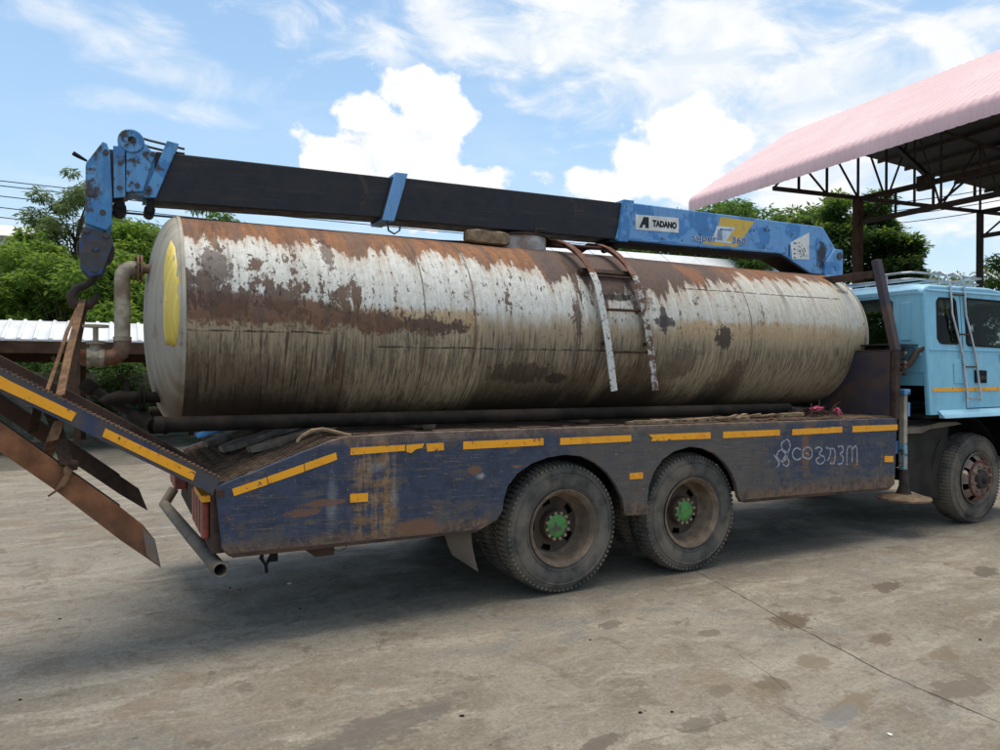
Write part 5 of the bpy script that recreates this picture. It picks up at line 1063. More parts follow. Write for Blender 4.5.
# manhole and walkway ladder
mb = MB(); mb.lathe([(-.04, .24), (.11, .24)], (.28, 1.22, 2.90), 'z', 36); obj('manhole_neck', mb, M['white_paint'], tank, 40)
mb = MB(); mb.lathe([(.0, .0), (.0, .27), (.022, .27), (.03, .2), (.035, 0)], (.28, 1.22, 3.008), 'z', 36); lid = obj('manhole_lid', mb, M['rust_dark'], tank, 40)
obj('lid_handle', MB().tube([(.32, 1.0, 3.04), (.32, 1.0, 3.075), (.42, 1.0, 3.075), (.42, 1.0, 3.04)], .008, 6), M['rust_dark'], lid, 50)
ld = thing('tank_ladder', (.95, .5, 2.1), None, None, parent=tank)
def lpath(xt, xb):
    P = []
    for ph in (-14, -4, 6, 16, 26, 36, 46, 56, 64):
        a = R(ph); t = max(0, (ph-20)/44)*.25
        P.append(Vector((xt+(xb-xt)*t, 1.2-.865*math.sin(a), 2.13+.865*math.cos(a)-(.02 if ph < 0 else 0))))
    q = P[-1]
    for i in range(1, 8): t = i/7; P.append(Vector((xt+(xb-xt)*(.25+.75*t), q.y-.055*math.sin(min(1, t*1.6)*PI/2), q.z+(1.585-q.z)*t)))
    return P
M['ladder_paint'] = m_paint('ladder_paint', (.58, .57, .53), (.50, .48, .43), (.17, .085, .05), .42, .30, 9.0, .65, .25)
M['ladder_rust'] = m_plain('ladder_rust', (.16, .072, .045), .75, .35, 12, 0, .3, (.30, .24, .2), .35)
pa_, pb_ = lpath(.54, .73), lpath(1.00, 1.19)
M['ladder_worn'] = m_paint('ladder_worn', (.50, .48, .43), (.42, .39, .33), (.14, .07, .045), .42, .75, 7.0, .7, .45)
def rail(P, lower, name='ladder_rail'):
    for seg_, m_ in ((P[:8], M['ladder_rust']), (P[7:], lower)):
        vs = []
        for i, p in enumerate(seg_):
            T = (seg_[min(i+1, len(seg_)-1)]-seg_[max(i-1, 0)]).normalized(); X_ = Vector((1, 0, 0)); X_ = (X_-T*X_.dot(T)).normalized(); N_ = X_.cross(T)
            if N_.y > 0: N_ = -N_
            for (u, w) in ((-.034, .022), (.034, .022), (.034, .014), (.034, -.034), (.024, -.034), (.024, .014), (-.034, .014)): vs.append(p+X_*u+N_*w)
        mb = MB(); K = 7; n = len(seg_); mb.raw(vs, [(i*K+j, i*K+(j+1) % K, (i+1)*K+(j+1) % K, (i+1)*K+j) for i in range(n-1) for j in range(K)]+[list(range(K))[::-1], [(n-1)*K+j for j in range(K)]])
        obj(name, mb, m_, ld, 35)
rail(pa_, M['ladder_paint']); rail(pb_, M['ladder_worn'])
def lat(P, z):
    for a_, b_ in zip(P[:-1], P[1:]):
        if b_.z <= z <= a_.z: return a_.lerp(b_, (z-a_.z)/(b_.z-a_.z))
for z_ in (2.93, 2.60, 2.30, 1.93): obj('rung', MB().tube([lat(pa_, z_)+Vector((0, .012, 0)), lat(pb_, z_)+Vector((0, .012, 0))], .013, 8), M['rust_dark'], ld, 50)
for P in (pa_, pb_):
    q = lat(P, 2.0); obj('ladder_stay', MB().bar(q, q+Vector((0, .07, 0)), .03, .03), M['rust_dark'], ld)
a_ = R(50); mb = MB(); mb.bar((.52, 1.2-.80*math.sin(a_), 2.13+.80*math.cos(a_)), (1.12, 1.2-.80*math.sin(a_), 2.13+.80*math.cos(a_)), .05, .05, (0, -math.sin(a_), math.cos(a_))); obj('step_bracket', mb, M['rust_dark'], tank, bevel=.004)

# ================================================================== LOOSE THINGS ON TANK AND DECK
def rough_block(name, a, b, w, h, m_, seed, jag=.02):
    bm = bmesh.new(); a, b = Vector(a), Vector(b); rr_ = random.Random(seed); mb = MB(); n = 9; d = (b-a).normalized(); sd_ = d.cross(Vector((0, 0, 1))).normalized(); u = sd_.cross(d); vs = []; K = 10
    for i in range(n):
        p = a.lerp(b, i/(n-1)); f = 1-.25*(abs(i/(n-1)-.5)*2)**6
        for j in range(K):
            t = 2*PI*j/K; cx2, sy2 = math.cos(t), math.sin(t); e = .32
            vs.append(p+sd_*(math.copysign(abs(cx2)**e, cx2)*w/2*f+rr_.uniform(-jag, jag)*.5)+u*(math.copysign(abs(sy2)**e, sy2)*h/2*f+rr_.uniform(-jag, jag)*.5)+d*rr_.uniform(-jag, jag)*.6)
    mb.raw(vs, [(i*K+j, i*K+(j+1) % K, (i+1)*K+(j+1) % K, (i+1)*K+j) for i in range(n-1) for j in range(K)]+[list(range(K))[::-1], [(n-1)*K+j for j in range(K)]]); bm.free()
    return obj(name, mb, m_, None, 45)
tag(rough_block('timber_block', (-.38, 1.05, 2.955), (.02, 1.0, 2.94), .17, .12, M['wood'], 3, .007), 'weathered brown timber block lying on top of the tank by its manhole', 'timber')
for i, x in enumerate((-2.35, -.9, .6, 2.2, 3.4)):
    xx = x
    if x < -2: continue
    lab = {-.9: 'wooden chock under the tank near the tail slope', .6: 'wooden chock under the tank below the ladder', 2.2: 'wooden chock under the tank ahead of the ladder', 3.4: 'wooden chock under the front end of the tank by the headboard'}[x]
    tag(rough_block('wooden_chock', (x, .62, 1.325), (x+.02, 1.78, 1.325), .16, .085, M['wood_grey'], i+20, .006), lab, 'chock', 'wooden chocks under the tank')
pk = [((-2.28, .62, 1.195), (-1.62, .78, 1.335), .12, .05, 'grey timber plank on the tail slope nearest the near deck side'),
      ((-2.42, 1.02, 1.17), (-1.70, 1.12, 1.36), .16, .06, 'thick grey timber plank in the middle of the tail slope'),
      ((-2.50, 1.35, 1.18), (-1.75, 1.62, 1.39), .13, .06, 'grey timber plank on the tail slope farthest from the near deck side')]
for i, (a, b, w, h, lab) in enumerate(pk): tag(rough_block('timber_plank', a, b, w, h, M['wood_grey'], 40+i, .008), lab, 'plank', 'timber planks on the tail slope')
mb = MB(); vs = []
for i in range(9):
    for j in range(7):
        u, v = i/8, j/6; vs.append((-2.52+u*.5, 1.72+v*.3, 1.19+.10*u+.09*math.exp(-((u-.5)**2+(v-.5)**2)*6)+mnoise.noise(Vector((u*4, v*4, 1)))*.03))
mb.raw(vs, [(i*7+j, i*7+j+1, (i+1)*7+j+1, (i+1)*7+j) for i in range(8) for j in range(6)]); o = tag(obj('plastic_sheet', mb, M['blue_plastic'], None, 60), 'scrap of bright blue plastic behind the planks on the tail slope', 'plastic')
md = o.modifiers.new('thick', 'SOLIDIFY'); md.thickness = .004
hp = [aY(297, 441, .18), aY(303, 435, .2), aY(312, 430.5, .25), aY(322, 429, .3), aY(333, 431, .3), aY(345, 434.5, .25), aY(358, 436, .2)]
hp = [Vector((p.x, p.y, p.z)) for p in hp]
tag(obj('hose_scrap', MB().ribbon(hp, .07, (.3, 1, .1), .014), M['wood'], None, 50), 'brown scrap of flattened hose arched over the deck edge under the tank', 'hose')
mb = MB(); rr_ = random.Random(9); x = .75
while x < 2.6:
    l = rr_.uniform(.1, .3); mb.bar((x, rr_.uniform(.1, .3), 1.305+rr_.uniform(0, .03)), (x+l, rr_.uniform(.1, .3), 1.31+rr_.uniform(0, .04)), rr_.uniform(.03, .09), rr_.uniform(.01, .03)); x += l*.45
o = tag(obj('wood_scraps', mb, M['wood'], None), 'strip of brown bark and splinters strewn along the deck below the ladder', 'wood scraps'); o['kind'] = 'stuff'
mb = MB()
for i in range(34):
    p = Vector((3.25+rr_.uniform(-.2, .25), .32+rr_.uniform(-.12, .12), 1.30)); q = p+Vector((rr_.uniform(-.16, .16), rr_.uniform(-.1, .1), rr_.uniform(.02, .15))); mb.tube([p, p.lerp(q, .5)+Vector((0, 0, .03)), q], .005, 5)
o = tag(obj('dry_twigs', mb, M['rust_dark'], None), 'bunch of dry dark twigs on the deck beside the headboard', 'twigs'); o['kind'] = 'stuff'
def rag(name, c, s, seed, lab):
    mb = MB(); bm = bmesh.new(); bmesh.ops.create_icosphere(bm, subdivisions=3, radius=1)
    vs = []
    for v in bm.verts:
        n_ = mnoise.noise(v.co*2.2+Vector((seed, 0, 0)))*.55+mnoise.noise(v.co*5+Vector((seed, 3, 0)))*.25; q = v.co*(1+n_); vs.append((c[0]+q.x*s[0], c[1]+q.y*s[1], max(c[2]-.03, c[2]+q.z*s[2])))
    mb.raw(vs, [[v.index for v in f.verts] for f in bm.faces]); bm.free(); return tag(obj(name, mb, M['pink'], None, 60), lab, 'rag')
p = aY(817, 409, .35); rag('pink_rag', (p.x, p.y, p.z), (.08, .05, .03), 1.0, 'crumpled pink cloth among twigs on the deck by the tank end')
p = aY(837, 412, .28); rag('pink_rag', (p.x, p.y, p.z), (.038, .04, .045), 4.0, 'small bright pink bundle nearest the headboard post')

# ================================================================== BACKGROUND
# --- open canopy with pink sheet roof
can = thing('canopy_shed', (15, 4, 0), 'tall open-sided steel canopy with pale pink ribbed sheet roof at right', 'canopy')
CY0, CY1 = -9.0, 11.5
EX = lambda y: 11.9 + (y-11.5)*.0845          # eave line, very slightly off square
def roofsheet(P, step=.22, y0=CY0, y1=CY1, rib=.021):      # P: list of (dx, z, nx, nz) along the fall; ribs run along the fall
    mb = MB(); ys = []; y = y0
    while y < y1-.01: ys += [(y, 0), (y+step*.55, 0), (y+step*.68, 1), (y+step*.87, 1)]; y += step
    ys.append((y1, 0)); K = len(P); vs = []
    for (yy_, h) in ys:
        for (dx, z, nx_, nz_) in P: vs.append((EX(yy_)+dx+nx_*rib*h, yy_, z+nz_*rib*h))
    mb.raw(vs, [(i*K+j, i*K+j+1, (i+1)*K+j+1, (i+1)*K+j) for i in range(len(ys)-1) for j in range(K-1)]); return mb
sl35 = math.atan2(2.50, 4.1); sx_, cx2 = math.sin(sl35), math.cos(sl35)
Z0 = 6.86
pr = [(.16+t*(4.1-.16), Z0+.06+t*(2.46), -sx_, cx2) for t in (1, .66, .33, 0)]
obj('roof_sheet', roofsheet(pr), M['pink_metal'], can, 30)
nose = [(.16, Z0+.06, -sx_, cx2), (.07, Z0-.01, -.75, .65), (.02, Z0-.07, -.95, .3), (0, Z0-.14, -1, 0), (0, 6.46, -1, 0)]
obj('eave_fascia', roofsheet(nose), M['pink_trim'], can, 30)
obj('roof_sheet', roofsheet([(4.1, Z0+2.5, .05, 1), (10.5, Z0+2.26, .05, 1), (19, Z0+1.9, .05, 1)], step=.5), M['pink_metal'], can, 30)
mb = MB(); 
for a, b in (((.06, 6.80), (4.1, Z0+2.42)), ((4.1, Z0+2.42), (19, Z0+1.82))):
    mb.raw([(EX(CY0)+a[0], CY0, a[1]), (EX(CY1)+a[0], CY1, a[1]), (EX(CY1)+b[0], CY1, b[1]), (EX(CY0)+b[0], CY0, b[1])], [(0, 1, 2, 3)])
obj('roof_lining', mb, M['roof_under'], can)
mb = MB(); mb.prism([(EX(CY1)+.02, CY1, 6.50), (EX(CY1)+.02, CY1, 6.80), (EX(CY1)+4.1, CY1, Z0+2.47), (EX(CY1)+4.1, CY1, Z0+2.2)], (0, .03, 0)); obj('gable_trim', mb, M['pink_trim'], can)
for i, t in enumerate((.02, .25, .5, .75, .95)):
    dx, z = .1+t*3.95, 6.74+t*2.44; obj('purlin', MB().bar((EX(CY0)+dx, CY0, z), (EX(CY1)+dx, CY1, z), .06, .12), M['truss_steel'], can)
for dx in (5.5, 7, 8.5, 10, 11.5, 13, 15, 17): obj('purlin', MB().bar((EX(CY0)+dx, CY0, Z0+2.36-.043*(dx-4.1)), (EX(CY1)+dx, CY1, Z0+2.36-.043*(dx-4.1)), .06, .12), M['truss_steel'], can)
def roof_z(dx): return 6.74+dx/4.1*2.5 if dx < 4.1 else 9.24-.040*(dx-4.1)
def truss(Y, xs_, zb, w=.07):
    ob = EX(Y)
    obj('truss_chord', MB().bar((xs_[0], Y, zb(xs_[0])), (xs_[-1], Y, zb(xs_[-1])), w, w*1.5), M['truss_steel'], can)
    top = [(x, roof_z(x-ob)-.14) for x in xs_]
    kx = ob+4.1; pts = [p for p in top if p[0] < kx]+[(kx, roof_z(4.1)-.14)]+[p for p in top if p[0] > kx]
    for a, b in zip(pts[:-1], pts[1:]): obj('truss_chord', MB().bar((a[0], Y, a[1]), (b[0], Y, b[1]), w, w*1.3), M['truss_steel'], can)
    for i, x in enumerate(xs_):
        if i and top[i][1]-zb(x) > .15: obj('truss_web', MB().bar((x, Y, zb(x)), (x, Y, top[i][1]), w*.75, w*.75), M['truss_steel'], can)
        if i+1 < len(xs_):
            a = (x, zb(x)) if i % 2 == 0 else top[i]; b = top[i+1] if i % 2 == 0 else (xs_[i+1], zb(xs_[i+1]))
            if x < 15 and i: a, b = (xs_[i+1], zb(xs_[i+1])) if 0 else top[i], (xs_[i+1], zb(xs_[i+1]))
            obj('truss_web', MB().bar((a[0], Y, a[1]), (b[0], Y, b[1]), w*.6, w*.6), M['truss_steel'], can)
XP, YT = 15.07, 8.40
zb = lambda x: 6.41+.0375*(x-11.64)
truss(YT, [11.76, 12.7, 13.79, XP, 16.3, 17.6, 18.9, 20.95, 22.5, 24.2, 26, 28, 29.5], zb)
truss(1.5, [11.1, 12.2, 13.4, XP, 16.3, 17.6, 18.9, 20.95, 22.5, 24.2, 26, 28, 29.5], zb)
truss(-5.5, [10.5, 11.8, 13.2, XP, 16.3, 17.6, 18.9, 20.95, 23, 25, 27, 29], zb)
for x_, ym in ((XP, 1.0), (20.95, 1.0)):
    za = 6.50 if x_ == XP else 6.74; zl = za-.66 if x_ == XP else za-.76
    obj('tie_beam', MB().bar((x_, YT, za), (x_, -6, za), .09, .13), M['truss_steel'], can); obj('tie_beam', MB().bar((x_, YT, zl), (x_, -6, zl+.15), .09, .13), M['truss_steel'], can)
    yy_ = [8.3-i*1.0 for i in range(1, 14)]
    for i, y in enumerate(yy_):
        obj('tie_web', MB().bar((x_, y, zl+.02), (x_, y, za), .05, .05), M['truss_steel'], can)
        if i % 2 == 0: obj('tie_web', MB().bar((x_, y+1.0, zl), (x_, y, za), .045, .045), M['truss_steel'], can)
    for y in (YT, 1.5, -5.5): obj('canopy_post', MB().box(x_-.105 if x_ == XP else x_-.08, x_+.105 if x_ == XP else x_+.08, y-.105 if x_ == XP else y-.08, y+.105 if x_ == XP else y+.08, 0, za+.05), M['shed_post'] if x_ == XP else M['truss_steel'], can, bevel=.02)
obj('knee_brace', MB().bar((16.0, 7.85, 7.9), (15.1, 6.3, 6.5), .12, .10), M['truss_steel'], can); obj('gusset_plate', MB().box(15.0, 15.14, 6.3, 6.7, 6.35, 6.72), M['truss_steel'], can)

# --- low shed with white ribbed roof at left
sh = thing('open_shed', (-4, 12.6, 0), 'long low shed with white ribbed metal roof and brown posts behind the truck tail', 'shed')
SX0 = -14.0; PW = .262; XN = int(round(20/PW))
def srz(y): return 2.38+(y-12.0)*.345
mb0 = None
for i in range(XN):
    x = SX0+i*PW
    if mb0 is None:
        mb = MB(); prf = [(0, 0), (.028, .03), (.062, .03), (.09, 0), (PW, 0)]
        cs_ = [(11.98, 2.315), (11.98, 2.355), (12.03, 2.388), (12.5, srz(12.5)), (13.15, srz(13.15))]
        vs = [(x+u, y, z+h*(1 if q else .3)) if q > 0 else (x+u, y-h*.8, z) for (u, h) in prf for q, (y, z) in enumerate(cs_)]
        K = len(cs_); mb.raw(vs, [(a*K+b, a*K+b+1, (a+1)*K+b+1, (a+1)*K+b) for a in range(4) for b in range(K-1)])
        mb0 = obj('roof_panel', mb, M['white_metal'], sh, 25); md = mb0.modifiers.new('thick', 'SOLIDIFY'); md.thickness = .006; md.offset = -1
    else:
        c_ = mb0.copy(); COL.objects.link(c_); c_.parent = sh; c_.location = mb0.location+Vector((i*PW, 0, 0))
obj('roof_panel_back', MB().raw([(SX0, 13.15, srz(13.15)), (SX0+XN*PW, 13.15, srz(13.15)), (SX0+XN*PW, 15.2, 2.1), (SX0, 15.2, 2.1)], [(0, 1, 2, 3)]), M['white_metal'], sh)
for (y, z) in ((12.02, 2.20), (12.6, 2.42), (15.1, 2.05)): obj('shed_beam', MB().bar((SX0, y, z), (SX0+XN*PW, y, z), .07, .24), M['shed_post'], sh, bevel=.004)
for i in range(9):
    x = -13.3+2.37*i
    obj('shed_post', MB().box(x-.06, x+.06, 12.05, 12.17, 0, 2.15), M['shed_post'], sh); obj('shed_post', MB().box(x-.06, x+.06, 15.0, 15.12, 0, 2.0), M['shed_post'], sh)
    obj('shed_rafter', MB().bar((x, 12.06, 2.26), (x, 13.15, 2.66), .06, .10), M['shed_post'], sh); obj('shed_brace', MB().bar((x-.42, 12.08, 2.02), (x-.06, 12.08, 1.35), .06, .07), M['shed_post'], sh)
# --- block wall behind the shed
wa = thing('block_wall', (-4, 15.6, 0), 'mossy grey block wall behind the low white-roofed shed', 'wall')
rr_ = random.Random(5); nblk = 0; big = MB()
bl0 = None
for r_ in range(8):
    for i in range(42):
        x = -12.0+i*.42+(.21 if r_ % 2 else 0); z = .05+r_*.205
        if -6.5 < x < -1.2 and 1:
            if bl0 is None: bl0 = obj('concrete_block', MB().box(x, x+.405, 15.5, 15.65, z, z+.19), M['wall_block'], wa)
            else:
                c_ = bl0.copy(); COL.objects.link(c_); c_.parent = wa; c_.location = Vector((x+.2025, 15.575+rr_.uniform(-.006, .006), z+.095))-wl(wa)
        else: big.box(x, x+.405, 15.5+rr_.uniform(-.005, .005), 15.65, z, z+.19)
o = obj('block_courses', big, M['wall_block'], wa); o['kind'] = 'stuff'
obj('wall_core', MB().box(-12.0, 6.0, 15.52, 15.63, 0, 1.68), M['wall_block'], wa)
# --- white building with plain roof behind the tank
wb = thing('white_roof_building', (19, 22, 0), 'white-roofed warehouse rising behind the front end of the tank', 'building')
mb = MB()
R0_, R1_, E0_, E1_ = Vector((9.0, 21.5, 6.9)), aY(765, 263, 21.5), Vector((9.0, 17.5, 4.6)), Vector((26.5, 17.5, 4.6))
R1_ = Vector((R1_.x+1.4, 21.5, 7.2)); Hp = [R0_, R1_, E1_, E0_]
mb.raw(Hp, [(0, 1, 2, 3)]); NP = 9
for i in range(NP):
    t0, t1 = i/NP, (i+1)/NP-.002
    a0, a1, b0, b1 = R0_.lerp(R1_, t0), R0_.lerp(R1_, t1), E0_.lerp(E1_, t0), E0_.lerp(E1_, t1)
    m2 = MB(); m2.prism([a0+Vector((0, 0, .02)), a1+Vector((0, 0, .02)), b1+Vector((0, 0, .02)), b0+Vector((0, 0, .02))], (0, 0, .03+.004*(i % 2))); obj('roof_sheet', m2, M['white_metal'], wb)
m2 = MB(); m2.raw([R0_, R1_, R1_+Vector((1.8, 4, -2.4)), R0_+Vector((0, 4, -2.4))], [(0, 1, 2, 3)]); m2.raw([R1_, E1_, R1_+Vector((1.8, 4, -2.4))], [(0, 1, 2)]); obj('roof_sheet', m2, M['white_metal'], wb)
obj('wall', MB().box(9.3, 26, 17.9, 25.2, 0, 4.55), M['white_wall'], wb)
for i in range(6):
    x = 10.5+i*2.6; w_ = obj('window', MB().box(x, x+1.3, 17.86, 17.90, 1.4, 2.6), M['dark_steel'], wb); obj('sill', MB().box(x-.1, x+1.4, 17.8, 17.9, 1.3, 1.39), M['white_wall'], w_)
# --- far pale building upper left
fb = thing('pale_building', (-13, 40, 0), 'far pale building peeping over the trees at the left edge', 'building')
a = aY(-60, 214, 40); b = aY(47, 222.5, 40)
obj('wall', MB().box(a.x-4, b.x, 40, 48, 0, b.z-.9), M['white_wall'], fb)
obj('roof', MB().prism([(a.x-4, 39.6, b.z-.9), (a.x-4, 44, b.z+.35), (a.x-4, 48.4, b.z-.9)], (b.x+.3-a.x+4, 0, 0)), M['white_wall'], fb)
for i in range(4):
    x = b.x-1.8-i*2.4; w_ = obj('window', MB().box(x, x+1.1, 39.95, 40.0, 5.2, 6.6), M['dark_steel'], fb); obj('window_frame', MB().box(x-.08, x+1.18, 39.97, 39.99, 5.1, 6.7), M['white_wall'], w_)

# --- trees and shrubs
def leaves(C, rad, n, size, seed, droop=.3, flat=.6, asp=.36):
    g = np.random.default_rng(seed); C = np.asarray(C); rad = np.asarray(rad)
    w = rad**2; idx = g.choice(len(C), n, p=w/w.sum())
    d = g.normal(size=(n, 3)); d /= np.linalg.norm(d, axis=1)[:, None]
    r = rad[idx]*(.35+.65*g.random(n)**.5)*(1+.18*g.normal(size=n)); p = C[idx]+d*r[:, None]*np.array([1, 1, flat])
    ax = d*.9+g.normal(size=(n, 3))*.7; ax[:, 2] = ax[:, 2]*.5-droop; ax /= np.linalg.norm(ax, axis=1)[:, None]
    up = np.tile([0, 0, 1.0], (n, 1))+g.normal(size=(n, 3))*.6; sd = np.cross(ax, up); sd /= np.linalg.norm(sd, axis=1)[:, None]+1e-9
    L = size*(.6+.8*g.random(n)); Wd = L*asp
    nn = np.cross(sd, ax)
    v = np.stack([p, p+ax*(L*.5)[:, None]+sd*(Wd*.5)[:, None], p+ax*L[:, None]-nn*(L*.12)[:, None], p+ax*(L*.5)[:, None]-sd*(Wd*.5)[:, None]], 1).reshape(-1, 3)
    return v
def leaf_obj(name, v, m_, parent):
    n = len(v)//4; c = v.mean(0); me = bpy.data.meshes.new(name); me.vertices.add(len(v)); me.vertices.foreach_set('co', (v-c).ravel())
    me.loops.add(4*n); me.loops.foreach_set('vertex_index', np.arange(4*n, dtype=np.int32)); me.polygons.add(n); me.polygons.foreach_set('loop_start', np.arange(0, 4*n, 4, dtype=np.int32))
    me.update(calc_edges=True); me.materials.append(m_)
    o = bpy.data.objects.new(name, me); COL.objects.link(o); WLOC[o.name] = Vector(c); o.parent = parent; o.location = Vector(c)-wl(parent); return o
def tree(px, pytop, D, rpx, pybot, m_, label, n=9000, size=.2, seed=0, clumps=26, crad=.34, group=None, cat='tree', name='broadleaf_tree', flat=.65, droop=.3, asp=.36, stretch=1.0, hi=None, twigs=True):
    g = np.random.default_rng(seed+100); t = aD(px, pytop, D); b = aD(px, pybot, D); x, y = t.x, t.y
    z1, z0 = t.z, max(.15, b.z); R_ = rpx*D/FPX; hh = (z1-z0)/2; zc = (z1+z0)/2
    C = []; tries = 0
    while len(C) < clumps and tries < 4000:
        tries += 1; q = g.uniform(-1, 1, 3)
        if (q**2).sum() > 1 or (q**2).sum() < .10: continue
        C.append((x+q[0]*R_*.82*stretch, y+q[1]*R_*.82, zc+q[2]*hh*.84))
    C = np.array(C); rad = R_*crad*(.6+.7*g.random(len(C)))
    root = thing(name, (x, y, 0), label, cat, group)
    crown = leaf_obj('crown', leaves(C, rad, n, size, seed, droop, flat, asp), m_, root)
    if hi is not None:
        top = C[C[:, 2] > np.percentile(C[:, 2], 55)]; leaf_obj('bright_leaves', leaves(top+np.array([0, 0, .12]), np.full(len(top), R_*crad*.8), n//4, size, seed+1, 0, flat, asp), hi, root)  # second, lighter leaf layer on the upper clumps
    mb = MB(); r0 = max(.04, (z1)*.012); fork = max(.3, z0+.15*(z1-z0)); base = Vector((x, y, 0)); fk = Vector((x+g.uniform(-.2, .2), y, fork))
    mb.tube([base, base.lerp(fk, .5)+Vector((g.uniform(-.06, .06), 0, 0)), fk, Vector((x, y, zc)), Vector((x+g.uniform(-.3, .3), y, z1-.55*hh))], [r0*1.25, r0, r0*.9, r0*.5, r0*.1], 8)
    for c_ in C[:: max(1, len(C)//18)]:
        c_ = Vector(c_); s_ = fk.lerp(Vector((x, y, zc)), g.uniform(0, .9)); mdp = s_.lerp(c_, .5)+Vector((0, 0, .1*R_)); mb.tube([s_, mdp, c_], [r0*.35, r0*.2, r0*.05], 6)
    obj('trunk', mb, M['bark'], root, 60); return root
LT = 'trees behind the low shed at left'
tree(12, 236, 21, 62, 400, M['leaf_bright'], 'bright green leafy tree at the far left edge behind the shed', 15000, .19, 1, 34, .33, LT)
tree(62, 243, 20.5, 50, 400, M['leaf_bright'], 'bright green bush-like tree directly behind the crane hook', 13000, .18, 2, 30, .34, LT)
tree(78, 158, 24, 52, 300, M['leaf_olive'], 'taller thin feathery tree rising beside the crane head', 15000, .16, 3, 46, .20, LT, droop=.5, asp=.26)
tree(118, 236, 20, 52, 400, M['leaf_bright'], 'bright green tree behind the bent grey riser pipe', 14000, .19, 4, 30, .34, LT)
tree(150, 194, 24, 60, 330, M['leaf_mid'], 'mid green tree under the boom tip and above the tank end', 11000, .19, 5, 30, .30, LT, droop=.5, asp=.28)
tree(206, 192, 24.5, 46, 330, M['leaf_mid'], 'mid green tree showing between boom and tank top', 9000, .18, 6, 26, .30, LT, droop=.5, asp=.28)
tree(262, 236, 22, 48, 400, M['leaf_mid'], 'low green tree hidden mostly behind the tank middle', 7000, .2, 7, 22, .32, LT)
tree(36, 226, 22.5, 40, 330, M['leaf_bright'], 'bright green tree between the pale building and the tall feathery tree', 9000, .18, 9, 24, .34, LT)
tree(140, 212, 22, 40, 330, M['leaf_bright'], 'bright green tree crown right above the tank end flange', 10000, .18, 10, 26, .34, LT)
tree(-50, 232, 21, 60, 400, M['leaf_mid'], 'green tree just outside the left edge of the shed', 8000, .2, 8, 26, .33, LT)
hx = 0
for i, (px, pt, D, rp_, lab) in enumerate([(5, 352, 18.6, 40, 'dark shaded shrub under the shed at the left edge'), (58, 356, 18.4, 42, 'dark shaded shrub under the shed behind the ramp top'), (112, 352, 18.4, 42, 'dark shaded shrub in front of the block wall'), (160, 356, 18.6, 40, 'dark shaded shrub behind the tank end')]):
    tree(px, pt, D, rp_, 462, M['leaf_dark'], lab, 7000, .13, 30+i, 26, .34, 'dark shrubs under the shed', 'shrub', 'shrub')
RT = 'trees beyond the canopy at right'
tree(640, 214, 40, 64, 300, M['leaf_mid'], 'low dark tree line under the boom by the maker sign', 9000, .28, 11, 26, .3, RT)
tree(702, 190, 38, 56, 300, M['leaf_mid'], 'dark green tree behind the boom at the pink roof corner', 9000, .28, 12, 28, .28, RT)
tree(752, 188, 36, 48, 290, M['leaf_mid'], 'feathery green tree above the yellow stripe of the boom', 9000, .26, 13, 28, .27, RT, droop=.5)
tree(842, 182, 31, 54, 300, M['leaf_dark'], 'dense tall tree with bright tops behind the canopy post', 15000, .24, 14, 40, .24, RT, hi=M['leaf_bright'])
tree(890, 212, 30, 42, 300, M['leaf_dark'], 'dark spreading tree with pale tips right of the canopy post', 9000, .22, 15, 30, .24, RT, hi=M['leaf_bright'])
tree(793, 196, 33, 36, 290, M['leaf_mid'], 'green tree between the boom end and the canopy post', 7000, .24, 16, 24, .28, RT)
tree(950, 262, 33, 24, 330, M['leaf_olive'], 'small olive bush above the cab roof rack', 4000, .18, 17, 18, .3, RT, 'shrub', 'shrub')
tree(978, 256, 30, 34, 350, M['leaf_olive'], 'olive shrub behind the second canopy post', 7000, .18, 18, 24, .3, RT, 'shrub', 'shrub')
tree(1010, 238, 27, 34, 350, M['leaf_mid'], 'green shrub at the right edge beside the cab', 7000, .18, 19, 24, .3, RT, 'shrub', 'shrub')
tree(915, 272, 36, 30, 330, M['leaf_mid'], 'low green bush behind the cab rear window', 4000, .2, 20, 18, .3, RT, 'shrub', 'shrub')
tree(870, 285, 26, 60, 365, M['leaf_mid'], 'leafy green bush seen through the cab windows', 7000, .2, 21, 24, .3, RT, 'shrub', 'shrub')
tree(1060, 250, 28, 60, 350, M['leaf_mid'], 'green tree past the right end of the cab', 8000, .2, 22, 24, .3, RT)
p = aD(985, 271.5, 29); q = thing('yellow_flower', (p.x, p.y, p.z), 'single yellow blossom on the olive shrub beside the second canopy post', 'flower')
mb = MB()
for i in range(6): a = PI/3*i; mb.raw([p, p+Vector((.1*math.cos(a), -.03, .1*math.sin(a))), p+Vector((.13*math.cos(a+.4), -.06, .13*math.sin(a+.4))), p+Vector((.1*math.cos(a+.8), -.03, .1*math.sin(a+.8)))], [(0, 1, 2, 3)])
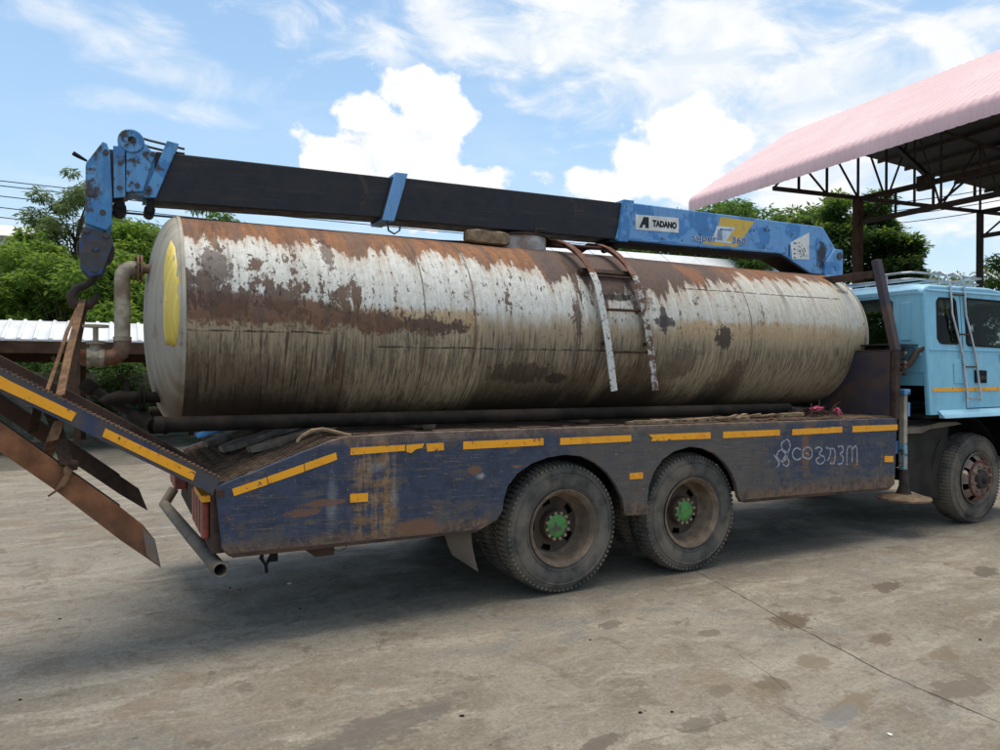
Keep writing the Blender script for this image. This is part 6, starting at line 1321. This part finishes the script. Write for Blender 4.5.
obj('petals', mb, M['yellow_patch'], q)
mb = MB(); v_ = []
# far belt of woodland on the horizon
g = np.random.default_rng(77); C = []; rad = []
for i in range(520):
    a = g.uniform(-1.3, 1.5)+YAW; dd = g.uniform(85, 120); h = g.uniform(1.5, 5.0); C.append((CAM.x+math.sin(a)*dd, CAM.y+math.cos(a)*dd, h)); rad.append(g.uniform(1.6, 3.2))
wd = bpy.data.objects.new('far_woodland', None); bpy.data.objects.remove(wd)
vz = leaves(np.array(C), np.array(rad), 60000, .9, 5, .1, .8, .6); c = vz.mean(0)
n = len(vz)//4; me = bpy.data.meshes.new('far_woodland'); me.vertices.add(len(vz)); me.vertices.foreach_set('co', vz.ravel()); me.loops.add(4*n); me.loops.foreach_set('vertex_index', np.arange(4*n, dtype=np.int32)); me.polygons.add(n); me.polygons.foreach_set('loop_start', np.arange(0, 4*n, 4, dtype=np.int32)); me.update(calc_edges=True); me.materials.append(M['leaf_mid'])
o = bpy.data.objects.new('far_woodland', me); COL.objects.link(o); tag(o, 'far-off belt of green woodland along the horizon', 'woodland'); o['kind'] = 'stuff'

# --- overhead wires
def wire(px0, py0, d0, px1, py1, d1, r, lab, grp, sag=.5):
    a, b = aD(px0, py0, d0), aD(px1, py1, d1); P = []
    for i in range(25): t = i/24; P.append(a.lerp(b, t)-Vector((0, 0, sag*4*t*(1-t))))
    tag(obj('power_line', MB().tube(P, r, 5), M['cable'], None), lab, 'power line', grp)
nm = ['topmost', 'second from top', 'third from top', 'fourth from top', 'fifth from top', 'lowest']
for i, y in enumerate((176.5, 181, 191, 202, 211.5, 219.5)): wire(-260, y-26, 40, 780, y+76+i*1.5, 62, .032, '%s of the six dark wires crossing the sky left of the crane hook' % nm[i], 'wires left of the crane')
for i, (y0, y1) in enumerate(((206, 180), (214, 188), (219, 193), (226, 202))): wire(820, y0+2, 60, 1100, y1-14, 42, .030, '%s of the four dark wires sloping up behind the canopy truss at right' % ['topmost', 'second from top', 'third from top', 'lowest'][i], 'wires behind the canopy')
